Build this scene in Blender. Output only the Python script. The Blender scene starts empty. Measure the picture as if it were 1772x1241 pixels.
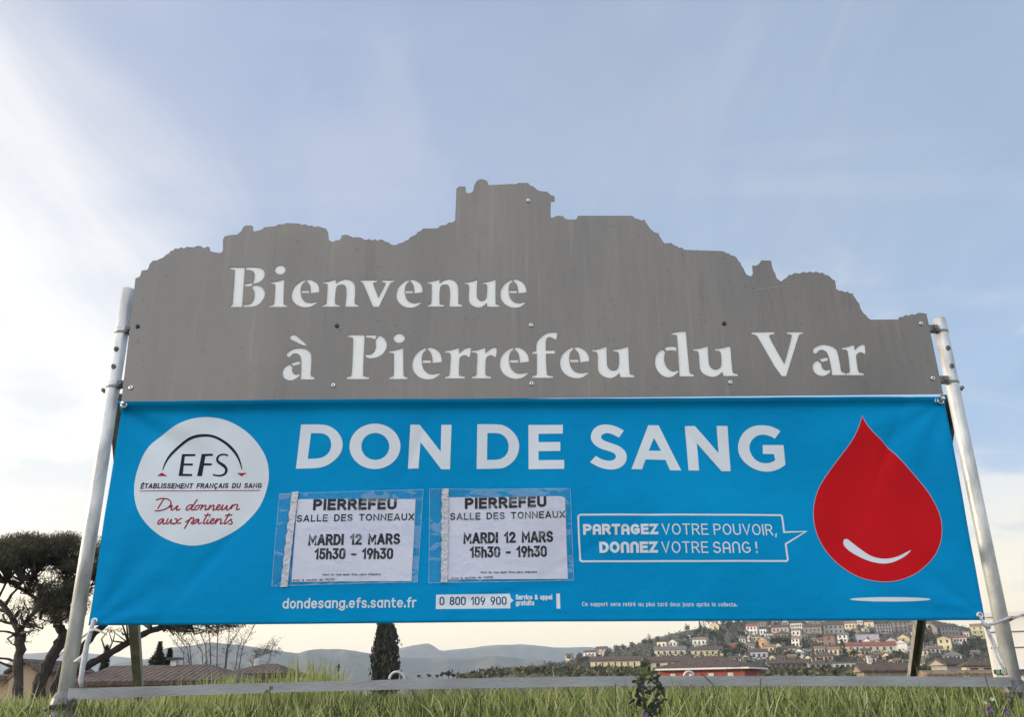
import bpy, bmesh, math, random
import numpy as np
from mathutils import Vector, Matrix
from mathutils.geometry import delaunay_2d_cdt

random.seed(11)
rng = np.random.default_rng(5)
scene = bpy.context.scene
col = scene.collection
R = math.radians

# ------------------------------------------------------------------ camera
FPX, CX, CY = 1520.0, 886.0, 620.5            # focal length and centre in photo pixels
PITCH, YAW, ROLL = R(20.6), R(1.0), R(0.8)
DIST, EYE = 3.0, 0.11
Fv = Vector((math.sin(YAW)*math.cos(PITCH), math.cos(YAW)*math.cos(PITCH), math.sin(PITCH)))
R0 = Vector((math.cos(YAW), -math.sin(YAW), 0.0))
U0 = R0.cross(Fv)
Rv = math.cos(ROLL)*R0 - math.sin(ROLL)*U0
Uv = math.sin(ROLL)*R0 + math.cos(ROLL)*U0
CAM = Vector((0.0, -DIST, EYE))
cam = bpy.data.cameras.new('camera')
cam.sensor_width = 36.0
cam.lens = FPX/1772*36.0
cam.clip_start, cam.clip_end = 0.05, 20000
camo = bpy.data.objects.new('camera', cam)
col.objects.link(camo)
camo.matrix_world = Matrix(((Rv.x, Uv.x, -Fv.x, CAM.x), (Rv.y, Uv.y, -Fv.y, CAM.y), (Rv.z, Uv.z, -Fv.z, CAM.z), (0, 0, 0, 1)))
scene.camera = camo

# ------------------------------------------------------------------ light and exposure
SUN_AZ, SUN_EL = R(-86.0), R(10.0)            # azimuth from +Y towards +X: the sun stands far left, a little behind the sign
sundir = Vector((math.sin(SUN_AZ)*math.cos(SUN_EL), math.cos(SUN_AZ)*math.cos(SUN_EL), math.sin(SUN_EL)))
sun = bpy.data.lights.new('sun', 'SUN')
sun.energy, sun.angle, sun.color = 4.4, R(0.6), (1.0, 0.80, 0.56)
suno = bpy.data.objects.new('sun', sun)
col.objects.link(suno)
suno.rotation_euler = sundir.to_track_quat('Z', 'Y').to_euler()
scene.view_settings.view_transform = 'Standard'
scene.view_settings.look = 'None'
scene.view_settings.exposure = 0.0
scene.view_settings.gamma = 1.0
scene.cycles.use_denoising = True
scene.cycles.max_bounces = 8
scene.cycles.transparent_max_bounces = 12
scene.cycles.volume_bounces = 1
scene.cycles.sample_clamp_indirect = 4.0

world = bpy.data.worlds.new('World')
scene.world = world
world.use_nodes = True
wn, wl = world.node_tree.nodes, world.node_tree.links
wn.clear()
def WN(t, **k):
    n = wn.new(t)
    for a, b in k.items(): setattr(n, a, b)
    return n
def wmath(op, a, b=None, c=None, clamp=False):
    n = WN('ShaderNodeMath', operation=op, use_clamp=clamp)
    for i, v in enumerate((a, b, c)):
        if v is None: continue
        if isinstance(v, (int, float)): n.inputs[i].default_value = v
        else: wl.new(v, n.inputs[i])
    return n.outputs[0]
def wmix(f, a, b):
    n = WN('ShaderNodeMix', data_type='RGBA')
    if isinstance(f, (int, float)): n.inputs[0].default_value = f
    else: wl.new(f, n.inputs[0])
    for i, v in ((6, a), (7, b)):
        if isinstance(v, tuple): n.inputs[i].default_value = (*v, 1)
        else: wl.new(v, n.inputs[i])
    return n.outputs[2]
def wstep(x, a, b):
    n = WN('ShaderNodeMapRange', interpolation_type='SMOOTHSTEP')
    wl.new(x, n.inputs[0]); n.inputs[1].default_value = a; n.inputs[2].default_value = b
    return n.outputs[0]
tc = WN('ShaderNodeTexCoord')
sep = WN('ShaderNodeSeparateXYZ'); wl.new(tc.outputs['Generated'], sep.inputs[0])
sx, sy, sz = sep.outputs
zc = wmath('MAXIMUM', sz, 0.0)
sky = WN('ShaderNodeTexSky', sky_type='NISHITA', sun_disc=False, sun_elevation=SUN_EL, sun_rotation=SUN_AZ)
sky.air_density, sky.dust_density, sky.ozone_density = 1.0, 1.5, 1.5
bg1 = WN('ShaderNodeBackground'); wl.new(sky.outputs[0], bg1.inputs[0]); bg1.inputs[1].default_value = 0.05
# high thin cloud: cloud plane coordinates
den = wmath('ADD', zc, 0.22)
cmb = WN('ShaderNodeCombineXYZ')
wl.new(wmath('DIVIDE', sx, den), cmb.inputs[0]); wl.new(wmath('DIVIDE', sy, den), cmb.inputs[1])
def wnoise(scale, detail, rough, dist, off, stretch=(1, 1, 1), rot=0.0):
    m = WN('ShaderNodeMapping'); wl.new(cmb.outputs[0], m.inputs[0])
    m.inputs['Location'].default_value = off; m.inputs['Scale'].default_value = stretch; m.inputs['Rotation'].default_value = (0, 0, rot)
    n = WN('ShaderNodeTexNoise'); wl.new(m.outputs[0], n.inputs['Vector'])
    n.inputs['Scale'].default_value = scale; n.inputs['Detail'].default_value = detail
    n.inputs['Roughness'].default_value = rough; n.inputs['Distortion'].default_value = dist
    return n.outputs[0]
veil = wnoise(0.9, 5, 0.5, 0.6, (3.1, 1.7, 0.0), (1.0, 0.8, 1), 0.5)
wisp = wnoise(2.2, 8, 0.58, 0.9, (0.4, 2.2, 0.0), (1.9, 0.6, 1), 0.9)
puff = wnoise(2.6, 8, 0.55, 0.2, (5.4, 0.3, 0.0))
# blue of the gaps and lavender white of the veil
right = wstep(sx, -0.55, 0.65)
gap = wmix(right, (0.42, 0.51, 0.75), (0.24, 0.38, 0.58))
lowgap = wmix(right, (0.56, 0.65, 0.87), (0.42, 0.61, 0.90))
base = wmix(wstep(zc, 0.15, 0.72), lowgap, gap)
wcol = wmix(right, (0.64, 0.68, 0.80), (0.48, 0.58, 0.74))
c1 = wmix(wmath('MULTIPLY', wstep(veil, 0.36, 0.66), 0.75), base, wcol)
c2 = wmix(wmath('MULTIPLY', wstep(wisp, 0.42, 0.74), 0.45), c1, wmix(right, (0.74, 0.76, 0.86), (0.58, 0.67, 0.83)))
streak = wnoise(1.5, 7, 0.6, 1.4, (7.3, 4.1, 0.0), (0.45, 2.1, 1), -0.75)
c2 = wmix(wmath('MULTIPLY', wstep(streak, 0.46, 0.76), 0.42), c2, wmix(right, (0.80, 0.80, 0.86), (0.66, 0.74, 0.88)))
grey = wnoise(1.3, 5, 0.5, 0.5, (1.2, 8.4, 0.0))
c2 = wmix(wmath('MULTIPLY', wstep(grey, 0.50, 0.70), 0.40), c2, wmix(right, (0.50, 0.54, 0.66), (0.36, 0.45, 0.60)))
# white glow of the low sun on the left, cream band along the horizon
hd = WN('ShaderNodeVectorMath', operation='DOT_PRODUCT')
wl.new(tc.outputs['Generated'], hd.inputs[0]); hd.inputs[1].default_value = (-0.86, 0.50, 0.10)
glow = wstep(wmath('ADD', wmath('ADD', hd.outputs['Value'], wmath('MULTIPLY', wmath('SUBTRACT', zc, 0.45), -0.42)), wmath('ADD', wmath('MULTIPLY', wmath('SUBTRACT', veil, 0.5), 0.34), wmath('MULTIPLY', wmath('SUBTRACT', wisp, 0.5), 0.16))), 0.66, 0.90)
c3 = wmix(glow, c2, (1.22, 1.18, 1.12))
cum = wmath('MULTIPLY', wstep(wmath('ADD', puff, wmath('MULTIPLY', wmath('SUBTRACT', 0.30, zc), 0.9)), 0.50, 0.66), wstep(zc, 0.62, 0.20))
c4 = wmix(wmath('MULTIPLY', cum, 0.85), c3, (0.98, 0.98, 0.97))
hor = wstep(zc, 0.24, 0.02)
c5 = wmix(wmath('MULTIPLY', hor, 0.95), c4, wmix(right, (1.75, 1.42, 0.92), (1.45, 1.20, 0.82)))
# bright sky added behind the photographer, overhead towards -Y, to light the sign
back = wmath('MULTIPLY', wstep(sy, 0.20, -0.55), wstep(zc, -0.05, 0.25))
c6 = wmix(back, c5, wmix(wstep(sx, -0.15, 0.70), (2.4, 2.45, 2.55), (1.05, 1.12, 1.28)))  # dimmer to the right, which darkens that end of panel and banner
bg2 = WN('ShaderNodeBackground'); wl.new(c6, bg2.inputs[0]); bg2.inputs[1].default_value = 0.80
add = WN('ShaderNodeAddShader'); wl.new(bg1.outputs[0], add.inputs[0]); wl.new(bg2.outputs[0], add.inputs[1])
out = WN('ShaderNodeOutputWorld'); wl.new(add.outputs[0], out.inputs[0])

# ------------------------------------------------------------------ helpers
def ray(px, py):
    return Fv + Rv*float((px-CX)/FPX) + Uv*float((CY-py)/FPX)
def PX(px, py, y=0.0):                         # the point of the vertical plane y that the photo shows at a pixel
    d = ray(px, py); return CAM + d*float((y-CAM.y)/d.y)
def PD(px, py, dist):                          # the same at a distance from the camera
    return PX(px, py, CAM.y+dist)
def lean(px, py):                              # where «up» points in the photo at a pixel, per pixel of height
    a = PX(px, py); d = Vector((a.x, a.y, a.z+0.02))-CAM
    u = CX+FPX*d.dot(Rv)/d.dot(Fv); v = CY-FPX*d.dot(Uv)/d.dot(Fv)
    return (u-px)/(py-v)

def mat(name, c, rough=0.6, metal=0.0, var=None, scale=8.0, bump=0.0, bscale=60.0, stretch=(1, 1, 1), spec=0.5, detail=5.0, lo=0.35, hi=0.7):
    m = bpy.data.materials.new(name); m.use_nodes = True
    nt = m.node_tree; b = nt.nodes['Principled BSDF']
    b.inputs['Base Color'].default_value = (*c, 1); b.inputs['Roughness'].default_value = rough
    b.inputs['Metallic'].default_value = metal; b.inputs['Specular IOR Level'].default_value = spec
    t = nt.nodes.new('ShaderNodeTexCoord'); mp = nt.nodes.new('ShaderNodeMapping'); mp.inputs['Scale'].default_value = stretch
    nt.links.new(t.outputs['Object'], mp.inputs[0])
    if var is not None:
        n = nt.nodes.new('ShaderNodeTexNoise'); n.inputs['Scale'].default_value = scale; n.inputs['Detail'].default_value = detail
        nt.links.new(mp.outputs[0], n.inputs['Vector'])
        r = nt.nodes.new('ShaderNodeMapRange'); r.inputs[1].default_value = lo; r.inputs[2].default_value = hi
        nt.links.new(n.outputs[0], r.inputs[0])
        x = nt.nodes.new('ShaderNodeMix'); x.data_type = 'RGBA'; x.inputs[6].default_value = (*c, 1); x.inputs[7].default_value = (*var, 1)
        nt.links.new(r.outputs[0], x.inputs[0]); nt.links.new(x.outputs[2], b.inputs['Base Color'])
    if bump:
        n = nt.nodes.new('ShaderNodeTexNoise'); n.inputs['Scale'].default_value = bscale; n.inputs['Detail'].default_value = 4
        nt.links.new(mp.outputs[0], n.inputs['Vector'])
        p = nt.nodes.new('ShaderNodeBump'); p.inputs['Strength'].default_value = bump; p.inputs['Distance'].default_value = 0.02
        nt.links.new(n.outputs[0], p.inputs['Height']); nt.links.new(p.outputs[0], b.inputs['Normal'])
    return m

def new_obj(name, verts, faces, m=None, parent=None, smooth=False):
    me = bpy.data.meshes.new(name)
    me.from_pydata([tuple(v) for v in verts], [], [tuple(f) for f in faces])
    if m is not None: me.materials.append(m)
    if smooth:
        me.polygons.foreach_set('use_smooth', [True]*len(me.polygons))
    me.update()
    o = bpy.data.objects.new(name, me); col.objects.link(o)
    if parent is not None: o.parent = parent
    return o
def thing(name, label, cat, loc=(0, 0, 0), group=None):
    o = bpy.data.objects.new(name, None); col.objects.link(o); o.empty_display_size = 0.1
    o.location = loc
    return tag(o, label, cat, group)
def tag(o, label=None, cat=None, group=None, kind=None):
    if label: o['label'] = label
    if cat: o['category'] = cat
    if group: o['group'] = group
    if kind: o['kind'] = kind
    return o

class MB:                                      # collects shapes, then links them as one mesh object
    def __init__(s): s.v, s.f = [], []
    def add(s, vs, fs):
        k = len(s.v); s.v += [tuple(v) for v in vs]; s.f += [tuple(i+k for i in f) for f in fs]; return s
    def box(s, a, b, rot=None, piv=None):
        (x0, y0, z0), (x1, y1, z1) = a, b
        vs = [Vector(p) for p in ((x0, y0, z0), (x1, y0, z0), (x1, y1, z0), (x0, y1, z0), (x0, y0, z1), (x1, y0, z1), (x1, y1, z1), (x0, y1, z1))]
        if rot is not None: vs = [rot @ (v-piv)+piv for v in vs]
        return s.add(vs, [(0, 3, 2, 1), (4, 5, 6, 7), (0, 1, 5, 4), (1, 2, 6, 5), (2, 3, 7, 6), (3, 0, 4, 7)])
    def tube(s, pts, rad, n=10, caps=True):
        pts = [Vector(p) for p in pts]
        if not hasattr(rad, '__len__'): rad = [rad]*len(pts)
        rings = []; prev = None
        for i, p in enumerate(pts):
            t = (pts[min(i+1, len(pts)-1)]-pts[max(i-1, 0)]).normalized()
            if prev is None:
                a = t.orthogonal().normalized()
            else:
                a = (prev-t*prev.dot(t)).normalized()
            prev = a; b = t.cross(a)
            rings.append([p+rad[i]*(math.cos(2*math.pi*k/n)*a+math.sin(2*math.pi*k/n)*b) for k in range(n)])
        vs = [v for r in rings for v in r]; fs = []
        for i in range(len(pts)-1):
            for k in range(n):
                fs.append((i*n+k, i*n+(k+1) % n, (i+1)*n+(k+1) % n, (i+1)*n+k))
        if caps:
            fs.append(tuple(range(n-1, -1, -1))); fs.append(tuple((len(pts)-1)*n+k for k in range(n)))
        return s.add(vs, fs)
    def build(s, name, m=None, parent=None, smooth=False):
        if parent is not None and tuple(parent.location) != (0, 0, 0) and parent.parent is None:
            L = parent.location; s.v = [(v[0]-L.x, v[1]-L.y, v[2]-L.z) for v in s.v]
        return new_obj(name, s.v, s.f, m, parent, smooth)

def fill(loops):                               # 2D loops (even-odd holes) -> verts, triangles
    vs, es = [], []
    for lp in loops:
        k = len(vs); n = len(lp); vs += [Vector(p) for p in lp]; es += [(k+i, k+(i+1) % n) for i in range(n)]
    r = delaunay_2d_cdt(vs, es, [], 0, 1e-7)
    V = np.array([tuple(p) for p in r[0]]); T = np.array([tuple(t) for t in r[2]])
    c = V[T].mean(axis=1); inside = np.zeros(len(T), bool)
    for lp in loops:
        a = np.array([tuple(p) for p in lp]); b = np.roll(a, -1, 0)
        for (ax, ay), (bx, by) in zip(a, b):
            if ay == by: continue
            cr = ((ay > c[:, 1]) != (by > c[:, 1])) & (c[:, 0] < (bx-ax)*(c[:, 1]-ay)/(by-ay)+ax)
            inside ^= cr
    return r[0], [tuple(int(i) for i in t) for t in T[inside]]
def clean(lp, eps=0.15):
    o = []
    for p in lp:
        if not o or (p[0]-o[-1][0])**2+(p[1]-o[-1][1])**2 > eps*eps: o.append(p)
    return o
def chaikin(lp, n=1, sharp=62):                # rounds the soft corners of a traced closed outline, keeps the sharp ones
    for _ in range(n):
        o = []; N = len(lp)
        for i in range(N):
            a, b, c = (np.array(lp[j % N], float) for j in (i-1, i, i+1))
            u, w = b-a, c-b
            ang = abs(math.degrees(math.atan2(u[0]*w[1]-u[1]*w[0], u.dot(w))))
            if ang > sharp: o.append(tuple(b))
            else: o += [tuple(b-0.25*u), tuple(b+0.25*w)]
        lp = o
    return lp
def Z(u0, v0, s, pts):                         # coordinates read in an enlarged crop -> photo pixels
    return [(u0+x/s, v0+y/s) for x, y in pts]
def ell(cx, cy, a, b, n=28, s1=0.0, s2=0.0):
    return [(cx+a*math.cos(t)+s1*math.sin(t), cy+s2*math.cos(t)+b*math.sin(t)) for t in (2*math.pi*i/n for i in range(n))]
def strokepoly(pts, w, closed=False, taper=None):
    keep = [0]
    for i in range(1, len(pts)):
        if math.hypot(pts[i][0]-pts[keep[-1]][0], pts[i][1]-pts[keep[-1]][1]) > 0.02*w: keep.append(i)
    if taper is not None: taper = [taper[i] for i in keep]
    P = [np.array(pts[i], float) for i in keep]; n = len(P); L, Rr = [], []
    if n < 2: return [tuple(p) for p in pts[:1]], []
    for i in range(n):
        a = P[i-1] if (closed or i > 0) else None
        c = P[(i+1) % n] if (closed or i < n-1) else None
        t1 = (P[i]-a)/max(np.linalg.norm(P[i]-a), 1e-9) if a is not None else None
        t2 = (c-P[i])/max(np.linalg.norm(c-P[i]), 1e-9) if c is not None else None
        if t1 is None: t1 = t2
        if t2 is None: t2 = t1
        n1 = np.array((-t1[1], t1[0])); n2 = np.array((-t2[1], t2[0]))
        m = n1+n2; mm = m.dot(m)
        m = n1 if mm < 0.2 else m*(2/mm)
        if np.linalg.norm(m) > 1.9: m = m/np.linalg.norm(m)*1.9
        ww = w if taper is None else taper[i]
        L.append(P[i]+m*ww/2); Rr.append(P[i]-m*ww/2)
    vs = L+Rr; fs = [(i, i+1, n+i+1, n+i) for i in range(n-1)]
    if closed: fs.append((n-1, 0, n, 2*n-1))
    return vs, fs
# ------------------------------------------------------------------ materials of the sign
M = {}
M['steel'] = mat('brushed_steel', (0.158, 0.149, 0.139), 0.36, 0.5, (0.118, 0.113, 0.109), 3.5, 0.10, 30, (1.0, 1.0, 0.22), 0.5, 9.0, 0.36, 0.72)
M['dark_edge'] = mat('oxidised_edge', (0.03, 0.03, 0.032), 0.6)
M['white_back'] = mat('white_acrylic', (0.95, 0.96, 0.97), 0.3)
_nt = M['white_back'].node_tree; _b = _nt.nodes['Principled BSDF']
_tr = _nt.nodes.new('ShaderNodeBsdfTranslucent'); _tr.inputs[0].default_value = (1.0, 1.0, 1.0, 1)
_mx = _nt.nodes.new('ShaderNodeMixShader'); _mx.inputs[0].default_value = 0.55
_nt.links.new(_b.outputs[0], _mx.inputs[1]); _nt.links.new(_tr.outputs[0], _mx.inputs[2])
_nt.links.new(_mx.outputs[0], _nt.nodes['Material Output'].inputs[0])
M['galv'] = mat('galvanised_tube', (0.66, 0.675, 0.68), 0.42, 0.3, (0.26, 0.27, 0.28), 17, 0.12, 120, (1, 1, 0.35), 0.5, 7)
M['rail'] = mat('painted_grey_bar', (0.30, 0.315, 0.33), 0.5, 0.1, (0.18, 0.185, 0.19), 5, 0.15, 60, (1, 1, 3), 0.5, 9.0, 0.35, 0.8)
M['brace'] = mat('weathered_grey_channel', (0.33, 0.32, 0.29), 0.7, 0.0, (0.17, 0.165, 0.15), 9, 0.25, 60, (1, 1, 0.3))
M['clamp'] = mat('dull_zinc_clamp', (0.16, 0.165, 0.17), 0.5, 0.5, (0.07, 0.07, 0.075), 40)
M['bolt'] = mat('bright_zinc_bolt', (0.62, 0.64, 0.66), 0.3, 0.85)
M['hole'] = mat('dark_bolt_socket', (0.02, 0.02, 0.022), 0.6)
M['blue'] = mat('blue_pvc_canvas', (0.0012, 0.262, 0.545), 0.6, 0.0, (0.001, 0.205, 0.465), 2.2, 0.25, 14, (1, 1, 1), 0.03, 8.0, 0.3, 0.75)
M['print_white'] = mat('white_print', (0.62, 0.675, 0.735), 0.6, 0, (0.575, 0.62, 0.68), 5, 0.06, 900, (1, 1, 1), 0.15)
M['print_red'] = mat('red_print', (0.54, 0.008, 0.013), 0.6, 0, (0.43, 0.006, 0.011), 3, 0.08, 900, (1, 1, 1), 0.06)
M['print_edge'] = mat('pale_violet_print_edge', (0.40, 0.34, 0.52), 0.5)
M['print_dark'] = mat('navy_black_print', (0.012, 0.014, 0.03), 0.5, spec=0.1)
M['print_navy'] = mat('navy_print', (0.02, 0.06, 0.17), 0.5, spec=0.1)
M['print_crimson'] = mat('crimson_script_print', (0.30, 0.018, 0.035), 0.5, spec=0.1)
M['paper'] = mat('damp_white_paper', (0.60, 0.62, 0.73), 0.7, 0, (0.52, 0.545, 0.66), 4, 0.15, 18)
M['ink'] = mat('black_toner', (0.012, 0.013, 0.022), 0.6, spec=0.1)
M['strip'] = mat('milky_binding_strip', (0.60, 0.56, 0.60), 0.4, 0, (0.36, 0.42, 0.52), 45, 0.5, 120)
M['rope'] = mat('white_nylon_rope', (0.66, 0.67, 0.70), 0.6, 0, (0.45, 0.46, 0.5), 160, 0.6, 400)
m = M['film'] = bpy.data.materials.new('clear_plastic_film'); m.use_nodes = True
nt = m.node_tree; nt.nodes.remove(nt.nodes['Principled BSDF'])
_t = nt.nodes.new('ShaderNodeBsdfTransparent'); _t.inputs[0].default_value = (0.97, 0.97, 0.98, 1)
_g = nt.nodes.new('ShaderNodeBsdfGlossy'); _g.inputs['Roughness'].default_value = 0.12
_d = nt.nodes.new('ShaderNodeBsdfDiffuse'); _d.inputs[0].default_value = (0.62, 0.70, 0.80, 1)
_tc = nt.nodes.new('ShaderNodeTexCoord'); _mp = nt.nodes.new('ShaderNodeMapping'); _mp.inputs['Scale'].default_value = (7, 7, 16)
_n = nt.nodes.new('ShaderNodeTexNoise'); _n.inputs['Scale'].default_value = 1.5; _n.inputs['Detail'].default_value = 1.5; _n.inputs['Distortion'].default_value = 1.2
_r = nt.nodes.new('ShaderNodeMapRange'); _r.inputs[1].default_value = 0.55; _r.inputs[2].default_value = 0.60; _r.inputs[3].default_value = 0.0; _r.inputs[4].default_value = 0.17
_x = nt.nodes.new('ShaderNodeMixShader'); _y = nt.nodes.new('ShaderNodeMixShader'); _x.inputs[0].default_value = 0.015
_l = nt.links
_l.new(_tc.outputs['Object'], _mp.inputs[0]); _l.new(_mp.outputs[0], _n.inputs['Vector']); _l.new(_n.outputs[0], _r.inputs[0])
_l.new(_t.outputs[0], _x.inputs[1]); _l.new(_g.outputs[0], _x.inputs[2])
_l.new(_r.outputs[0], _y.inputs[0]); _l.new(_x.outputs[0], _y.inputs[1]); _l.new(_d.outputs[0], _y.inputs[2])
_l.new(_y.outputs[0], nt.nodes['Material Output'].inputs[0])

# rain streaks, specks and scuffs of the sheet metal
nt = M['steel'].node_tree; b = nt.nodes['Principled BSDF']; prev = b.inputs['Base Color'].links[0].from_socket
def _wear(scale, stretch, lo, hi, colr, amount, detail=6.0):
    global prev
    t = nt.nodes.new('ShaderNodeTexCoord'); mp = nt.nodes.new('ShaderNodeMapping'); mp.inputs['Scale'].default_value = stretch
    n = nt.nodes.new('ShaderNodeTexNoise'); n.inputs['Scale'].default_value = scale; n.inputs['Detail'].default_value = detail; n.inputs['Roughness'].default_value = 0.6
    r = nt.nodes.new('ShaderNodeMapRange'); r.inputs[1].default_value = lo; r.inputs[2].default_value = hi; r.inputs[4].default_value = amount
    x = nt.nodes.new('ShaderNodeMix'); x.data_type = 'RGBA'; x.inputs[7].default_value = (*colr, 1)
    nt.links.new(t.outputs['Object'], mp.inputs[0]); nt.links.new(mp.outputs[0], n.inputs['Vector']); nt.links.new(n.outputs[0], r.inputs[0])
    nt.links.new(r.outputs[0], x.inputs[0]); nt.links.new(prev, x.inputs[6]); nt.links.new(x.outputs[2], b.inputs['Base Color']); prev = x.outputs[2]
_wear(2.0, (1, 1, 1), 0.42, 0.68, (0.175, 0.158, 0.136), 0.7)           # warm mottling
_wear(30, (1, 1, .035), 0.55, 0.78, (0.245, 0.23, 0.21), 0.5)          # pale rain streaks
_wear(22, (1, 1, .06), 0.60, 0.76, (0.085, 0.08, 0.078), 0.55)          # dark drips
_wear(9, (1, 1, 1), 0.58, 0.80, (0.13, 0.125, 0.12), 0.45, 9.0)         # scuffs
_wear(75, (1, 1, 1), 0.70, 0.74, (0.06, 0.06, 0.06), 0.8, 2.0)          # specks

# ------------------------------------------------------------------ the welcome sign: panel with cut-out letters
PAN_Y = -0.034                                 # front face of the metal panel
A_ = lambda p: Z(390, 450, 9.844, p)
B_ = lambda p: Z(550, 450, 9.326, p)
C_ = lambda p: Z(730, 450, 9.326, p)
D_ = lambda p: Z(480, 570, 7.383, p)
E_ = lambda p: Z(700, 570, 8.0545, p)
F_ = lambda p: Z(890, 565, 8.438, p)
G_ = lambda p: Z(1120, 565, 9.844, p)
H_ = lambda p: Z(1290, 565, 8.0545, p)
gl = {}
gl['B'] = [A_(q) for q in (
    [(68, 118), (330, 118), (283, 798), (62, 798), (75, 780), (112, 755), (122, 742), (160, 175), (150, 160), (72, 150)],
    [(348, 118), (540, 115), (600, 130), (650, 165), (672, 220), (665, 280), (625, 340), (560, 380), (490, 400), (464, 376), (490, 330), (497, 250), (490, 210), (460, 180), (420, 165), (345, 165)],
    [(330, 402), (380, 395), (430, 382), (472, 410), (430, 448), (325, 442)],
    [(492, 422), (560, 428), (620, 455), (660, 510), (675, 570), (660, 640), (610, 715), (540, 770), (460, 795), (300, 797), (300, 755), (400, 750), (450, 725), (490, 650), (497, 570), (485, 510), (447, 452)])]
gl['dot'] = [A_(ell(933, 164, 90, 79, 22))]
gl['i'] = [A_([(768, 370), (850, 365), (1003, 325), (985, 740), (1000, 755), (1055, 768), (1050, 798), (735, 798), (745, 768), (815, 755), (830, 735), (850, 420), (840, 405), (775, 400)])]
gl['e'] = [A_(q) for q in (
    [(1360, 330), (1290, 355), (1200, 420), (1145, 500), (1125, 600), (1140, 680), (1190, 745), (1270, 790), (1370, 806), (1460, 790), (1530, 750), (1576, 712), (1555, 702), (1480, 722), (1400, 722), (1340, 695), (1295, 640), (1278, 560), (1282, 480), (1300, 420), (1330, 385), (1362, 372)],
    [(1388, 328), (1460, 330), (1540, 370), (1585, 430), (1598, 500), (1595, 545), (1450, 562), (1450, 480), (1440, 420), (1415, 385), (1388, 370)],
    [(1292, 515), (1430, 515), (1425, 558), (1292, 560)])]
gl['n'] = [B_([(85, 350), (160, 342), (290, 308), (290, 372), (350, 330), (430, 305), (490, 308), (560, 340), (595, 400), (605, 480), (590, 690), (605, 710), (660, 720), (655, 752), (440, 752), (455, 620), (462, 480), (450, 420), (425, 395), (380, 390), (330, 400), (290, 440), (272, 690), (290, 712), (355, 720), (350, 752), (68, 752), (75, 722), (125, 712), (140, 695), (158, 400), (148, 382), (85, 375)])]
gl['v'] = [B_([(680, 320), (950, 318), (950, 352), (895, 365), (890, 380), (975, 605), (1095, 375), (1090, 362), (1030, 350), (1030, 320), (1232, 320), (1225, 350), (1180, 360), (1165, 375), (985, 752), (890, 752), (735, 375), (715, 355), (685, 345)])]
gl['u'] = [C_([(690, 355), (775, 350), (893, 310), (885, 480), (885, 570), (900, 620), (940, 652), (985, 655), (1030, 630), (1048, 580), (1055, 480), (1055, 410), (1040, 388), (980, 380), (980, 355), (1060, 348), (1190, 310), (1185, 690), (1200, 710), (1255, 720), (1250, 752), (1060, 752), (1048, 690), (1000, 735), (940, 765), (880, 762), (800, 725), (762, 670), (755, 600), (765, 430), (755, 395), (740, 385), (690, 382)])]
gl['grave'] = [D_([(155, 100), (175, 72), (215, 65), (240, 75), (375, 195), (370, 205), (330, 205), (180, 130), (160, 118)])]
gl['a'] = [D_(q) for q in (
    [(118, 305), (150, 275), (220, 240), (300, 235), (370, 250), (420, 290), (435, 340), (430, 480), (422, 580), (435, 598), (475, 605), (470, 640), (292, 640), (300, 580), (305, 460), (302, 370), (285, 325), (250, 305), (200, 308), (175, 330), (160, 352), (120, 350)],
    [(172, 430), (230, 412), (290, 402), (290, 445), (240, 455), (200, 468)],
    [(150, 444), (193, 482), (185, 530), (205, 565), (235, 575), (284, 562), (286, 595), (240, 625), (200, 648), (150, 652), (100, 635), (65, 590), (65, 530), (90, 480)])]
gl['P'] = [D_(q) for q in (
    [(900, 68), (1115, 68), (1090, 575), (1105, 600), (1175, 605), (1170, 635), (875, 635), (880, 605), (935, 598), (950, 580), (970, 120), (955, 100), (900, 95)],
    [(1127, 70), (1280, 70), (1245, 125), (1200, 108), (1130, 100)],
    [(1300, 74), (1350, 95), (1390, 150), (1400, 210), (1380, 270), (1330, 330), (1260, 360), (1190, 370), (1135, 360), (1122, 330), (1125, 318), (1190, 320), (1230, 290), (1258, 230), (1258, 180), (1252, 132)])]
gl['dot2'] = [D_(ell(1556, 112, 72, 60, 22))]
gl['r'] = [E_([(560, 295), (640, 288), (760, 252), (760, 330), (830, 270), (880, 250), (925, 252), (915, 375), (895, 388), (860, 362), (820, 358), (775, 385), (762, 420), (755, 620), (770, 645), (840, 652), (840, 683), (560, 683), (565, 652), (620, 645), (630, 620), (645, 370), (640, 335), (625, 325), (562, 322)])]
gl['f'] = [F_([(255, 375), (320, 350), (325, 240), (350, 190), (420, 130), (480, 90), (540, 82), (628, 85), (620, 170), (600, 192), (560, 165), (510, 150), (475, 165), (458, 210), (458, 345), (598, 345), (590, 395), (460, 397), (472, 690), (490, 710), (570, 718), (565, 750), (255, 750), (260, 718), (320, 708), (330, 690), (330, 398), (262, 402)])]
gl['d'] = [G_(q) for q in (
    [(265, 387), (308, 427), (295, 480), (290, 560), (310, 650), (360, 725), (430, 762), (490, 755), (530, 735), (533, 775), (480, 820), (420, 860), (340, 868), (260, 840), (185, 770), (140, 680), (130, 590), (150, 490), (200, 425)],
    [(290, 370), (350, 340), (420, 332), (497, 345), (497, 425), (450, 405), (390, 400), (325, 415)],
    [(415, 110), (540, 85), (660, 80), (720, 770), (735, 795), (802, 812), (800, 850), (552, 850), (512, 160), (497, 145), (415, 140)])]
gl['V'] = [H_([(80, 75), (408, 72), (405, 105), (340, 115), (330, 135), (545, 520), (650, 130), (640, 112), (575, 100), (575, 72), (808, 72), (805, 98), (755, 110), (742, 130), (570, 692), (485, 692), (175, 150), (150, 118), (85, 105)])]

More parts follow.
